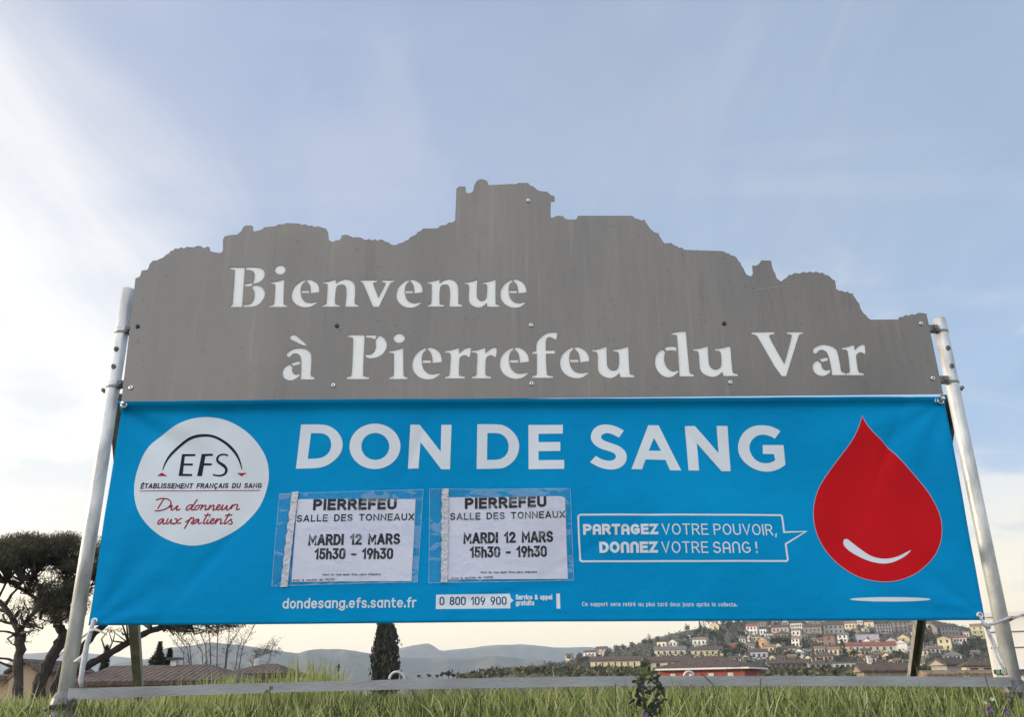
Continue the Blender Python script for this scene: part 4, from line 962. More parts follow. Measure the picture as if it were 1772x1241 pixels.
H('white house with a row of dark arches near the crest', 1368, 1392, 1080, 1089, 'white', 'brown', 'flat', (1, 5))
H('brown walled house with wide brown roof below the pinkish long house', 1345, 1368, 1098, 1106, 'stone', 'brown', 'hip', (1, 3))
H('narrow white house below the row of dark arches', 1370, 1388, 1092, 1102, 'white', 'tan', 'gable', (1, 2))
H('peach house with tall gable and one dark window', 1314, 1333, 1109, 1125, 'peach', 'tan', 'front', (1, 1), yaw=-40)
H('tall bright white house beside the round dark pine', 1371, 1388, 1106, 1120, 'white', 'tan', 'gable', (2, 2), yaw=-45)
H('pale lavender house with three windows and brown roof', 1299, 1331, 1129, 1143, 'lav', 'brown', 'gable', (1, 3), depth=.5, yaw=-20)
H('low yellowish house behind the pale lavender house', 1322, 1343, 1121, 1131, 'yellow', 'tan', 'gable', (1, 2))
H('square brick house like a tower with small window', 1427, 1450, 1101, 1121, 'brick', 'brown', 'hip', (2, 1), yaw=-38)
H('white two storey house right of the square brick house', 1450, 1470, 1100, 1113, 'white', 'grey', 'gable', (2, 2))
H('long cream house with bright red roof in mid slope', 1462, 1549, 1119, 1129, 'cream', 'red', 'gable', (1, 7), yaw=-10, depth=.25)
H('small ochre gabled house beside a tall cypress', 1467, 1481, 1128, 1137, 'ochre', 'tan', 'front', (1, 1), yaw=-40)
H('terrace of pale houses with many windows behind the rail', 1330, 1400, 1150, 1165, 'stone', 'brown', 'gable', (2, 7), d=170, yaw=-8, depth=.25)
H('greenish grey terrace house with balconies behind the rail', 1400, 1441, 1150, 1165, 'grey', 'grey', 'flat', (2, 4), d=166, yaw=-8, depth=.4)
H('white terrace house with dark square windows behind the rail', 1441, 1502, 1149, 1164, 'white', 'grey', 'flat', (1, 6), d=168, yaw=-8, depth=.3)
H('large blank pale block house in mid slope', 1482, 1522, 1099, 1113, 'lav', 'grey', 'flat', (1, 1), yaw=-16, depth=.5)
H('white pair of gables below the large blank block', 1493, 1511, 1111, 1118, 'white', 'tan', 'front', (1, 2))
H('cream gabled house right of the white pair of gables', 1512, 1527, 1112, 1118, 'cream', 'brown', 'front', (1, 2))
H('pale grey gabled villa with two windows left of the dark brace', 1534, 1555, 1110, 1119, 'lav', 'grey', 'front', (1, 2))
H('large white gable end right beside the dark brace', 1550, 1573, 1114, 1129, 'white', 'tan', 'front', (1, 0), yaw=-30, pitch=.5)
H('yellowish gabled house touching the dark brace', 1554, 1577, 1105, 1114, 'yellow', 'tan', 'front', (1, 1))
H('bright yellow two storey house with balcony, right of the dark brace', 1624, 1650, 1106, 1127, 'yellow', 'tan', 'front', (2, 2), yaw=-30, pitch=.25)
H('low white house with red roof attached to the bright yellow house', 1650, 1674, 1105, 1114, 'white', 'red', 'gable', (1, 4), depth=.5)
H('tall yellow house at the right edge beside the white shed', 1682, 1708, 1085, 1106, 'yellow', 'tan', 'gable', (3, 2), yaw=-30, sink=9)
H('dark stone block with rows of small windows under the crest', 1612, 1660, 1086, 1102, 'stone', 'brown', 'gable', (2, 6), yaw=14, depth=.4)
H('grey gabled house with broad brown roof, right of the dark brace', 1617, 1671, 1153, 1170, 'grey', 'brown', 'gable', (1, 0), d=90, yaw=22, depth=.75, pitch=.5)
H('cream house with brown hip roof beside the white shed', 1670, 1722, 1155, 1172, 'cream', 'brown', 'hip', (1, 2), d=80, yaw=-12, pitch=.45, depth=.55)
H('low house with wide mossy brown roof and chimney, left of the dark brace', 1490, 1574, 1164, 1182, 'stone', 'brown', 'gable', (1, 0), d=75, yaw=-6, depth=.6, pitch=.40, chim=1)
H('nearest low tiled roof behind the rail, right of the dark brace', 1600, 1722, 1172, 1188, 'tan', 'tan', 'gable', (1, 0), d=48, yaw=3, depth=.30, pitch=.22)
H('small white cottage under the bright yellow house', 1603, 1630, 1124, 1131, 'white', 'tan', 'gable', (1, 3))
H('pale villa with three windows among trees, right of the dark brace', 1632, 1668, 1136, 1143, 'lav', 'grey', 'hip', (1, 4))
H('grey apartment block with flat roof at the crest', 1516, 1545, 1082, 1097, 'grey', 'grey', 'flat', (3, 5), yaw=-20)
H('taller stone house beside the grey apartment block', 1546, 1574, 1078, 1097, 'stone', 'brown', 'gable', (3, 3), yaw=-20)
H('grey stone house under the banner with dark windows', 1425, 1462, 1083, 1098, 'grey', 'brown', 'gable', (2, 4), yaw=-20, depth=.5)
H('pale cream house between stone houses under the banner', 1462, 1484, 1080, 1090, 'cream', 'tan', 'gable', (1, 3))
H('beige house with long brown roof under the row of arches', 1392, 1425, 1086, 1098, 'stone', 'brown', 'gable', (1, 4), depth=.45)
H('small white house with grey roof below the bright white house', 1376, 1395, 1129, 1138, 'white', 'grey', 'front', (1, 1))
H('low brown roofed house left of the ochre gabled house', 1434, 1462, 1125, 1134, 'cream', 'tan', 'gable', (1, 3), depth=.5)
H('low house with wide brown roof below the ochre gabled house', 1410, 1448, 1137, 1145, 'pink', 'brown', 'hip', (1, 4))
H('grey house with small windows beside the ochre gabled house', 1490, 1508, 1127, 1136, 'grey', 'brown', 'gable', (1, 2))
H('small cream gable among bushes left of the dark brace', 1527, 1545, 1136, 1142, 'cream', 'tan', 'front', (1, 1))
H('white cottage with brown roof below the small grey house', 1495, 1520, 1140, 1147, 'white', 'brown', 'gable', (1, 3))
H('red roofed long shed among dark pines', 1262, 1285, 1118, 1122, 'red', 'red', 'gable', (1, 0), depth=.4)
H('white garden wall house in front of the dark pines', 1262, 1284, 1140, 1145, 'white', 'brown', 'gable', (1, 2), depth=.4)
H('cream cottage peeping out between pines and lavender house', 1332, 1344, 1139, 1147, 'cream', 'tan', 'front', (1, 1))
H('small pinkish house with brown roof at the far left of the crest', 1030, 1054, 1124, 1128, 'pink', 'brown', 'gable', (1, 2), d=470)
H('white house half hidden by trees at the crest', 1222, 1243, 1077, 1082, 'white', 'red', 'gable', (1, 2), d=470)
H('low cream cottage among trees left of the yellow hall', 880, 900, 1163, 1169, 'cream', 'red', 'gable', (1, 2), d=300)

# the crowded small houses between them
rf = random.Random(8); made = 0
CN = {'white': 'white', 'cream': 'cream', 'pink': 'pinkish', 'stone': 'brown stone', 'grey': 'grey', 'peach': 'peach', 'lav': 'pale', 'tan': 'tan'}
for _ in range(1500):
    if made >= 74: break
    w = rf.uniform(9, 19); px = rf.uniform(1285, 1690); py = rf.uniform(1080, 1152); hh_ = rf.uniform(6, 10)
    if py-hh_ < interp(CREST, px)+2 or (px > 1600 and py > 1140): continue
    bx_ = (px-w/2, px+w/2, py-hh_-5, py); bad = False
    for q in BOXES:
        ox = min(bx_[1], q[1])-max(bx_[0], q[0]); oy = min(bx_[3], q[3])-max(bx_[2], q[2])
        if ox > 0 and oy > 0 and ox*oy > 0.22*w*(hh_+5): bad = True; break
    if bad: continue
    k = rf.choice(['white', 'cream', 'cream', 'pink', 'stone', 'stone', 'grey', 'peach', 'lav', 'tan', 'white'])
    H('small %s house squeezed among others in the hillside village' % CN[k], px-w/2, px+w/2, py-hh_, py, k, rf.choice(['brown', 'brown', 'tan', 'red', 'grey']), rf.choice(['gable', 'gable', 'front', 'hip']), rf.choice([(1, 2), (1, 3), (2, 2), (1, 1)]), yaw=rf.uniform(-42, -8), depth=rf.uniform(.45, .8), group='crowded small houses of the hillside village', wsz=(.55, .8))
    made += 1

# white eave lines of the red house
w_ = [c for c in rh.children if c.name.startswith('roof')][0]
X = max(v.co.x for v in w_.data.vertices); Y = max(v.co.y for v in w_.data.vertices); z0 = min(v.co.z for v in w_.data.vertices)
mb = MB(); mb.box((-X-.03, -Y-.05, z0-.02), (X+.03, -Y-.004, z0+.09)); mb.box((X+.004, -Y+.01, z0-.02), (X+.05, Y, z0+.09))
mb.build_local('gutter', M['trim'], w_)

# the white shed at the right edge
wd = 26.0
t = thing('white_shed', 'white clad industrial shed with a dark sign band, behind the right tube', 'shed', PD(1712, 1190, wd))
L = t.location.copy(); t.rotation_euler = (0, 0, R(-27))
W_, Hh = 5.0, PD(1708, 1068, wd).z-L.z
x1_ = PD(1704, 1075, wd).x-L.x
M['clad'] = mat('white_cladding', (0.70, 0.68, 0.64), 0.6, 0, (0.62, 0.60, 0.56), 1.5)
M['band'] = mat('navy_sign_band', (0.02, 0.03, 0.06), 0.4)
M['seam'] = mat('dark_panel_seam', (0.12, 0.12, 0.12), 0.6)
M['green'] = mat('green_logo', (0.04, 0.30, 0.08), 0.5)
zb = PD(1716, 1160, wd).z-L.z; zb2 = PD(1716, 1168, wd).z-L.z
MB().box((x1_, 0, -3), (x1_+W_, 5, Hh)).build_local('wall', M['clad'], t)
for py in (1095, 1122):
    z = PD(1760, py, wd).z-L.z; MB().box((x1_-.01, -.012, z-.018), (x1_+W_, -.003, z+.018)).build_local('seam', M['seam'], t)
MB().box((x1_-.03, -.06, Hh-.02), (x1_+W_, .2, Hh+.10)).build_local('roof_trim', M['trim'], t)
bd = MB().box((x1_-.05, -.14, zb2), (x1_+W_, -.02, zb)).build_local('sign_band', M['band'], t)
bx = PD(1721, 1160, wd).x-L.x; ch_ = zb-zb2
mb = MB(); mb.box((bx, -.15, zb2+.01), (bx+.09, -.1405, zb-.01)); mb.build_local('logo', M['green'], bd)
def block_text(s, x, z, h, gap):
    vs, fs = [], []
    for c in s:
        a, st = SK[c]
        for k, q in enumerate(st):
            pts = q[1] if isinstance(q, tuple) else q
            v, f = strokepoly([(x+p[0]*h, z+p[1]*h) for p in pts], .2*h, isinstance(q, tuple)); n0 = len(vs)
            vs += [(p[0], -.143-.001*k, p[1]) for p in v]; fs += [tuple(i+n0 for i in ff) for ff in f]
        x += (a+gap)*h
    return vs, fs
v_, f_ = block_text('GM', bx+.14, zb2+.02, ch_*.7, .34); v2_, f2_ = block_text('CO', PD(1765, 1160, wd).x-L.x, zb2+.02, ch_*.7, .34)
new_obj('lettering', v_+v2_, f_+[tuple(i+len(v_) for i in f) for f in f2_], M['trim'], bd)

# the two houses on the left
def left_house(label, pxs_, d, pyr, pye, depth_m, wall, roof, hipL, hipR, chims, name='house'):
    c = (pxs_[0]+pxs_[1])/2; B = PD(c, pye, d); t = thing(name, label, 'house', Vector((B.x, B.y, -2.9)), 'houses beside the pine trees')
    L = t.location; xa, xb = PD(pxs_[0], pye, d).x-L.x, PD(pxs_[1], pye, d).x-L.x
    za, zb_ = PD(pxs_[0], pye+1.5, d).z+2.9, PD(pxs_[1], pye-1.5, d).z+2.9
    ze = (za+zb_)/2; zr = PD(c, pyr, d+depth_m/2).z+2.9
    MB().box((xa+.35, .35, -.3), (xb-.35, depth_m-.35, ze)).build_local('wall', WALL[wall], t)
    ra, rb = xa+hipL, xb-hipR; mid = depth_m/2; e = .13; z = ze+.01
    vs = [(xa, 0, z), (xb, 0, z), (xb, depth_m, z), (xa, depth_m, z), (xa, 0, z+e), (xb, 0, z+e), (xb, depth_m, z+e), (xa, depth_m, z+e), (ra, mid, zr), (rb, mid, zr)]
    new_obj('roof', vs, [(0, 3, 2, 1), (0, 1, 5, 4), (1, 2, 6, 5), (2, 3, 7, 6), (3, 0, 4, 7), (4, 5, 9, 8), (5, 6, 9), (6, 7, 8, 9), (7, 4, 8)], ROOF[roof], t)
    for (px, top, cap) in chims:
        xc = PD(px, top, d+mid).x-L.x; zt = PD(px, top, d+mid).z+2.9
        cmb_ = MB(); cmb_.box((xc-.10, mid-.14, zr-.25), (xc+.10, mid+.14, zt-.07))
        co = cmb_.build_local('chimney', M['chimney'], t)
        if cap: MB().box((xc-.22, mid-.22, zt-.05), (xc+.22, mid+.22, zt+.02)).build_local('chimney_cap', M['band'], co)
        else: MB().tube([(xc, mid-.16, zt-.065), (xc, mid+.16, zt-.065)], .11, 12).build_local('chimney_cap', M['chimney'], co)
    return t
left_house('long low house with weathered brown tile roof and capped white chimney, behind the left brace', (120, 404), 30, 1152, 1187, 5.0, 'tan', 'brown', .2, 1.6, [(303, 1140, True)])
left_house('low hip roofed house with brown tiles and small domed white chimney', (372, 492), 34, 1150, 1173, 4.2, 'tan', 'brown', 1.2, .8, [(446, 1142, False)])
d_ = 31.0
B = PD(48, 1205, d_); t = thing('house', 'tan gabled house seen between the two left pine trunks', 'house', Vector((B.x, B.y, -2.9)), 'houses beside the pine trees')
L = t.location; xa, xb = PD(18, 1165, d_).x-L.x, PD(66, 1165, d_).x-L.x; xm = PD(45, 1147, d_).x-L.x; ze = PD(66, 1164, d_).z+2.9; zt = PD(45, 1147, d_).z+2.9
new_obj('wall', [(xa, 0, -.3), (xb, 0, -.3), (xb, 0, ze), (xm, 0, zt-.05), (xa, 0, ze), (xa, 4, -.3), (xb, 4, -.3), (xb, 4, ze), (xm, 4, zt-.05), (xa, 4, ze)], [(0, 1, 2, 3, 4), (9, 8, 7, 6, 5), (0, 5, 6, 1), (1, 6, 7, 2), (2, 7, 8, 3), (3, 8, 9, 4), (4, 9, 5, 0)], WALL['tan'], t)
mb = MB()
for s, xe in ((1, xb+.12), (-1, xa-.12)):
    zz = ze-.06; v = [(xm, -.2, zt+.01), (xe, -.2, zz), (xe, 4.2, zz), (xm, 4.2, zt+.01)]; mb.add(v+[(a, b, c+.1) for a, b, c in v], [(0, 1, 2, 3), (7, 6, 5, 4), (0, 4, 5, 1), (1, 5, 6, 2), (2, 6, 7, 3), (3, 7, 4, 0)])
mb.build_local('roof', ROOF['brown'], t)
MB().box((xb+.1, 1.2, -.3), (PD(84, 1165, d_).x-L.x, 4, PD(80, 1164, d_).z+2.9)).build_local('side_wing', WALL['stone'], t)
left_house('low house with brown roof at the left edge, behind the first pine trunk', (-60, 24), 33, 1168, 1178, 3.5, 'tan', 'brown', .3, .5, [])
# ------------------------------------------------------------------ vegetation
def leafmat(name, cols, rough=0.75, trans=0.0):
    m = bpy.data.materials.new(name); m.use_nodes = True; nt = m.node_tree; b = nt.nodes['Principled BSDF']; b.inputs['Roughness'].default_value = rough; b.inputs['Specular IOR Level'].default_value = 0.25
    a = nt.nodes.new('ShaderNodeAttribute'); a.attribute_name = 'tint'
    r = nt.nodes.new('ShaderNodeValToRGB'); nt.links.new(a.outputs['Fac'], r.inputs[0])
    els = r.color_ramp.elements
    els[0].color = (*cols[0], 1); els[1].color = (*cols[-1], 1)
    for i, c in enumerate(cols[1:-1]):
        e = els.new((i+1)/(len(cols)-1)); e.color = (*c, 1)
    nt.links.new(r.outputs[0], b.inputs['Base Color'])
    if trans:
        t = nt.nodes.new('ShaderNodeBsdfTranslucent'); nt.links.new(r.outputs[0], t.inputs[0]); x = nt.nodes.new('ShaderNodeMixShader'); x.inputs[0].default_value = trans
        nt.links.new(b.outputs[0], x.inputs[1]); nt.links.new(t.outputs[0], x.inputs[2]); nt.links.new(x.outputs[0], nt.nodes['Material Output'].inputs[0])
    return m
M['grass'] = leafmat('grass_blades', [(0.055, 0.078, 0.03), (0.23, 0.29, 0.09), (0.42, 0.47, 0.16), (0.64, 0.60, 0.34)], 0.6, 0.45)
M['pine'] = leafmat('pine_needles', [(0.022, 0.024, 0.014), (0.050, 0.050, 0.027), (0.105, 0.10, 0.055)], 0.8)
M['cypress'] = leafmat('cypress_scales', [(0.012, 0.014, 0.009), (0.026, 0.028, 0.016), (0.050, 0.050, 0.030)], 0.8)
M['ever'] = leafmat('dark_evergreen', [(0.008, 0.013, 0.007), (0.020, 0.028, 0.012), (0.042, 0.050, 0.022)], 0.8)
M['olive'] = leafmat('grey_olive_leaves', [(0.025, 0.032, 0.016), (0.055, 0.062, 0.030), (0.11, 0.11, 0.060)], 0.8)
M['bare'] = leafmat('bare_winter_twigs', [(0.050, 0.040, 0.032), (0.095, 0.076, 0.058), (0.15, 0.12, 0.09)], 0.85)
M['scrub'] = leafmat('dry_scrub', [(0.020, 0.026, 0.012), (0.055, 0.056, 0.028), (0.13, 0.11, 0.065)], 0.85)
M['bark'] = mat('dark_pine_bark', (0.050, 0.042, 0.038), 0.9, 0, (0.022, 0.019, 0.018), 14, 0.9, 22, (1, 1, .35))
M['twig'] = mat('grey_twig_bark', (0.055, 0.048, 0.042), 0.9)

def quads(name, Q, tint, m, parent=None):      # Q: (N,4,3) array of little leaf faces
    N = len(Q); me = bpy.data.meshes.new(name)
    me.vertices.add(N*4); me.vertices.foreach_set('co', np.ascontiguousarray(Q, dtype=np.float32).ravel())
    me.loops.add(N*4); me.loops.foreach_set('vertex_index', np.arange(N*4, dtype=np.int32))
    me.polygons.add(N); me.polygons.foreach_set('loop_start', np.arange(0, N*4, 4, dtype=np.int32))
    me.update(); me.validate()
    at = me.attributes.new('tint', 'FLOAT', 'POINT'); at.data.foreach_set('value', np.repeat(np.asarray(tint, np.float32), 4))
    me.materials.append(m)
    o = bpy.data.objects.new(name, me); col.objects.link(o)
    if parent is not None: o.parent = parent
    return o
def unit(n):
    v = rng.normal(size=(n, 3)); return v/np.linalg.norm(v, axis=1, keepdims=True)
def leaves(C, ln, wd, up=0.0, droop=None):     # centres -> randomly turned narrow quads
    n = len(C); a = unit(n)
    if up: a[:, 2] += up; a /= np.linalg.norm(a, axis=1, keepdims=True)
    b = np.cross(a, unit(n)); b /= np.linalg.norm(b, axis=1, keepdims=True)+1e-9
    l = (ln*rng.uniform(.6, 1.3, n))[:, None]; w = (wd*rng.uniform(.6, 1.3, n))[:, None]
    return np.stack([C-a*l/2-b*w*.5, C-a*l*.1+b*w*.6-b*w*.0, C+a*l/2, C-a*l*.1-b*w*.6], axis=1)
def ellipsoid(c, r, n, shell=0.45):
    u = unit(n); k = rng.uniform(shell, 1, n)**0.6
    return np.asarray(c)[None]+u*k[:, None]*np.asarray(r)[None]
def npv(v): return np.array((v.x, v.y, v.z))

# --- small hillside trees: a few shapes, copied
def tree_mesh(name, m, kind):
    h = 1.0; parts = []; n = 150
    if kind == 'round':
        for k in range(5): parts.append(ellipsoid((rng.uniform(-.2, .2), rng.uniform(-.2, .2), rng.uniform(.45, .78)), (.26, .26, .22), n//4))
        C = np.concatenate(parts); Q = leaves(C, .15, .10)
    elif kind == 'slim':
        z = rng.uniform(.02, 1, 210); r = .13*np.sin(np.pi*np.clip(z*.9+.12, 0, 1))**.7; a = rng.uniform(0, 6.283, 210)
        C = np.stack([r*np.cos(a), r*np.sin(a), z], 1); Q = leaves(C, .12, .05, 1.6)
    elif kind == 'wide':
        for k in range(7): parts.append(ellipsoid((rng.uniform(-.55, .55), rng.uniform(-.4, .4), rng.uniform(.5, .8)), (.32, .3, .17), n//4))
        C = np.concatenate(parts); Q = leaves(C, .15, .09)
    else:
        z = rng.uniform(.15, 1, 170); r = rng.uniform(0, .36, 170)*np.sin(np.pi*np.clip(z, 0.05, 1)*.95); a = rng.uniform(0, 6.283, 170)
        C = np.stack([r*np.cos(a), r*np.sin(a), z], 1); Q = leaves(C, .22, .022, 1.3)
    o = quads(name, Q, rng.uniform(0, 1, len(Q)), m)
    bm = bmesh.new(); bm.from_mesh(o.data)     # a short trunk
    ly = bm.verts.layers.float.get('tint')
    for k in range(5):
        a0, a1 = k*1.2566, (k+1)*1.2566; r = .03
        vv = [bm.verts.new((r*math.cos(a), r*math.sin(a), z)) for a, z in ((a0, -.25), (a1, -.25), (a1, .6), (a0, .6))]
        bm.faces.new(vv)
    bm.to_mesh(o.data); bm.free()
    me = o.data; bpy.data.objects.remove(o); return me
TM = {}
for k, m in (('round', 'ever'), ('wide', 'ever'), ('slim', 'cypress'), ('olive', 'olive'), ('bare', 'bare')):
    TM[k] = [tree_mesh('tree', M[m], {'olive': 'round', 'bare': 'bare'}.get(k, k)) for _ in range(3)]
TL = {'round': ('hillside_tree', 'rounded dark evergreen tree among the hillside houses', 'tree', 'dark trees among the hillside houses'),
      'wide': ('spreading_pine', 'wide spreading dark pine among the hillside houses', 'tree', 'spreading pines among the hillside houses'),
      'slim': ('hillside_cypress', 'slim dark cypress spire among the hillside houses', 'cypress', 'cypresses among the hillside houses'),
      'olive': ('hillside_olive', 'greyish olive green bushy tree among the hillside houses', 'tree', 'olive trees among the hillside houses'),
      'bare': ('leafless_tree', 'leafless brownish tree on the wooded slope', 'tree', 'leafless trees on the wooded slope')}
def hill_tree(kind, px, pyb, hpx, d=None, wide=1.0):
    d = d or hill_d(px, pyb); P = PD(px, pyb, d); s = hpx/1640*d
    nm, lb, ct, gp = TL[kind]
    o = bpy.data.objects.new(nm, random.choice(TM[kind])); col.objects.link(o)
    o.location = P-Vector((0, 0, .1*s)); o.scale = (s*wide, s*wide, s); o.rotation_euler = (0, 0, random.uniform(0, 6.28))
    return tag(o, lb, ct, gp)
for a in (('wide', 1270, 1140, 24, None, 1.3), ('wide', 1250, 1128, 17, None, 1.2), ('wide', 1350, 1118, 20, None, 1.7), ('wide', 1362, 1119, 18, None, 1.5), ('round', 1337, 1119, 15),
          ('round', 1233, 1110, 26), ('round', 1243, 1114, 24), ('slim', 1249, 1116, 34), ('slim', 1212, 1094, 20), ('slim', 1312, 1126, 20), ('slim', 1255, 1138, 18), ('slim', 1461, 1140, 36), ('slim', 1333, 1098, 24),
          ('round', 1280, 1128, 20), ('round', 1290, 1132, 17), ('round', 1392, 1122, 18), ('olive', 1352, 1137, 20), ('olive', 1362, 1144, 22), ('olive', 1374, 1140, 15), ('olive', 1400, 1132, 26), ('olive', 1408, 1125, 20), ('round', 1367, 1128, 18),
          ('round', 1420, 1113, 18), ('round', 1474, 1108, 20), ('round', 1478, 1138, 16), ('round', 1510, 1102, 12), ('wide', 1523, 1110, 15), ('olive', 1560, 1146, 24, None, 1.3), ('olive', 1545, 1148, 20, None, 1.2), ('olive', 1570, 1150, 22), ('round', 1452, 1150, 14),
          ('slim', 1606, 1110, 30), ('slim', 1612, 1106, 26), ('round', 1607, 1118, 22), ('olive', 1617, 1118, 20), ('slim', 1627, 1104, 20), ('round', 1680, 1132, 24, None, 1.2), ('olive', 1690, 1132, 38, None, 1.1), ('round', 1668, 1138, 26), ('slim', 1675, 1140, 34), ('olive', 1702, 1136, 28), ('round', 1622, 1150, 16, None, 1.4), ('round', 1634, 1152, 12),
          ('olive', 1268, 1100, 16, None, 1.5), ('olive', 1280, 1106, 20, None, 1.3), ('olive', 1290, 1110, 16), ('bare', 1270, 1108, 22), ('bare', 1300, 1112, 20), ('olive', 1222, 1100, 18), ('round', 1205, 1104, 18), ('round', 1190, 1112, 16), ('olive', 1180, 1110, 14), ('olive', 1174, 1118, 12), ('round', 1192, 1124, 12), ('olive', 1220, 1126, 12), ('round', 1140, 1138, 12),
          ('slim', 1162, 1138, 9), ('slim', 1256, 1140, 14), ('round', 1130, 1142, 14), ('olive', 1200, 1140, 8), ('olive', 1216, 1140, 8),
          ('round', 1120, 1166, 28, 150, .9), ('round', 1113, 1168, 20, 150), ('bare', 1000, 1160, 22), ('olive', 1005, 1156, 22), ('bare', 1012, 1164, 18), ('bare', 1022, 1168, 10, 140), ('bare', 985, 1164, 18), ('olive', 1078, 1170, 14, 140), ('round', 1095, 1170, 9, 140), ('round', 1070, 1169, 12, 142),
          ('olive', 1345, 1168, 16, 140), ('olive', 1372, 1170, 18, 130), ('olive', 1392, 1170, 18, 128, 1.2), ('bare', 1385, 1168, 20, 132), ('olive', 1420, 1170, 13, 130, 1.6), ('olive', 1448, 1171, 14, 128, 1.6), ('olive', 1470, 1171, 12, 128, 1.6), ('olive', 1500, 1172, 14, 100, 1.5), ('olive', 1530, 1173, 12, 100, 1.5), ('olive', 1590, 1174, 26, 70, 1.2), ('olive', 1605, 1175, 16, 60, 1.4)):
    hill_tree(*a)
# the wooded flank left of the village
rt = random.Random(3)
for k in range(95):
    px = rt.uniform(1000, 1300); c = interp(CREST, px); py = c+rt.uniform(0, 1)**1.5*min(30, 1150-c)+1
    if px > 1225 and py > 1100: continue
    hill_tree('bare' if rt.random() < .5 else ('olive' if rt.random() < .6 else 'round'), px, py, rt.uniform(9, 17))
for k in range(26):
    px = rt.uniform(800, 1010); c = interp(CREST, px)
    hill_tree('bare' if rt.random() < .6 else 'olive', px, c+rt.uniform(0, 8), rt.uniform(9, 15))
for k in range(95):
    px = rt.uniform(1250, 1700); py = rt.uniform(1080, 1150)
    hill_tree(rt.choice(['olive', 'round', 'round', 'slim', 'bare']), px, py, rt.uniform(7, 12))
# low scrub and gardens on the slope
C = []
for k in range(34000):
    px = rt.uniform(790, 1760); d = 110+368*rt.random()**.8; P = PD(px, hill_py(px, d), d); C.append((P.x, P.y, P.z+rt.uniform(0, 1.2)))
C = np.array(C); tag(quads('hillside_scrub', leaves(C, .75, .42), rng.uniform(0, 1, len(C)), M['scrub']), kind='stuff')

# --- bushes in the middle distance left of the hill
for px, pyb, h, k in ((776, 1176, 17, 'round'), (742, 1175, 9, 'round'), (757, 1175, 7, 'round'), (725, 1175, 7, 'round'), (765, 1175, 12, 'round'), (784, 1176, 10, 'round'), (694, 1178, 18, 'slim')):
    P = PD(px, pyb, 90); s = h/1640*90
    o = bpy.data.objects.new('field_bush' if k == 'round' else 'young_cypress', random.choice(TM[k])); col.objects.link(o); o.location = P; o.scale = (s*1.5 if k == 'round' else s*.8, s, s); o.rotation_euler = (0, 0, random.uniform(0, 6))
    if k == 'round': tag(o, 'small dark bush in the far field right of the tall cypress pair', 'bush', 'bushes in the far field')
    else: tag(o, 'young slim cypress at the right foot of the tall cypress pair', 'cypress')

# --- the pair of cypresses
def cypress(label, pxa, pyt, prof, d, n):
    base = PD(pxa, 1180, d); t = thing('cypress_tree', label, 'cypress', Vector((base.x, base.y, -2.9)), 'cypress pair behind the rail'); L = npv(t.location)
    zt = PD(pxa, pyt, d).z; zz = [PD(pxa, p[0], d).z for p in prof]; rr = [p[1]/1640*d for p in prof]
    cc = [PD(p[2], p[0], d).x for p in prof]
    z = rng.uniform(-2.4, zt, n); o_ = np.argsort(zz); zs = np.array(zz)[o_]; rs = np.array(rr)[o_]; cs = np.array(cc)[o_]
    r = np.interp(z, zs, rs); cx = np.interp(z, zs, cs); a = rng.uniform(0, 6.283, n)
    lobes = 0.82+0.20*np.sin(a*5+np.floor(z*1.1)*2.1)+0.16*np.sin(a*9+z*4)+np.where(rng.uniform(0, 1, n) < .05, .35, 0)
    k = rng.uniform(.55, 1.0, n)
    C = np.stack([cx+r*k*lobes*np.cos(a), base.y+r*k*lobes*np.sin(a), z+0.12*np.sin(a*3)], 1)-L
    quads('crown', leaves(C, .34, .10, 2.2), rng.uniform(0, 1, n), M['cypress'], t)
    MB().tube([(0, 0, -.3), (0, 0, 1.2), (0, 0, 3.5)], [.16, .13, .06], 8).build_local('trunk', M['bark'], t)
cypress('left spire of the tall dark cypress pair behind the rail', 660, 1052, [(1180, 17, 659), (1160, 18, 659), (1130, 16, 658), (1100, 10, 660), (1080, 7, 660), (1052, .8, 664)], 60, 5200)
cypress('right spire of the tall dark cypress pair behind the rail', 676, 1050, [(1180, 16, 674), (1150, 16, 676), (1120, 15.5, 676), (1100, 13.5, 675), (1080, 6.5, 674), (1050, .8, 672)], 59, 5200)

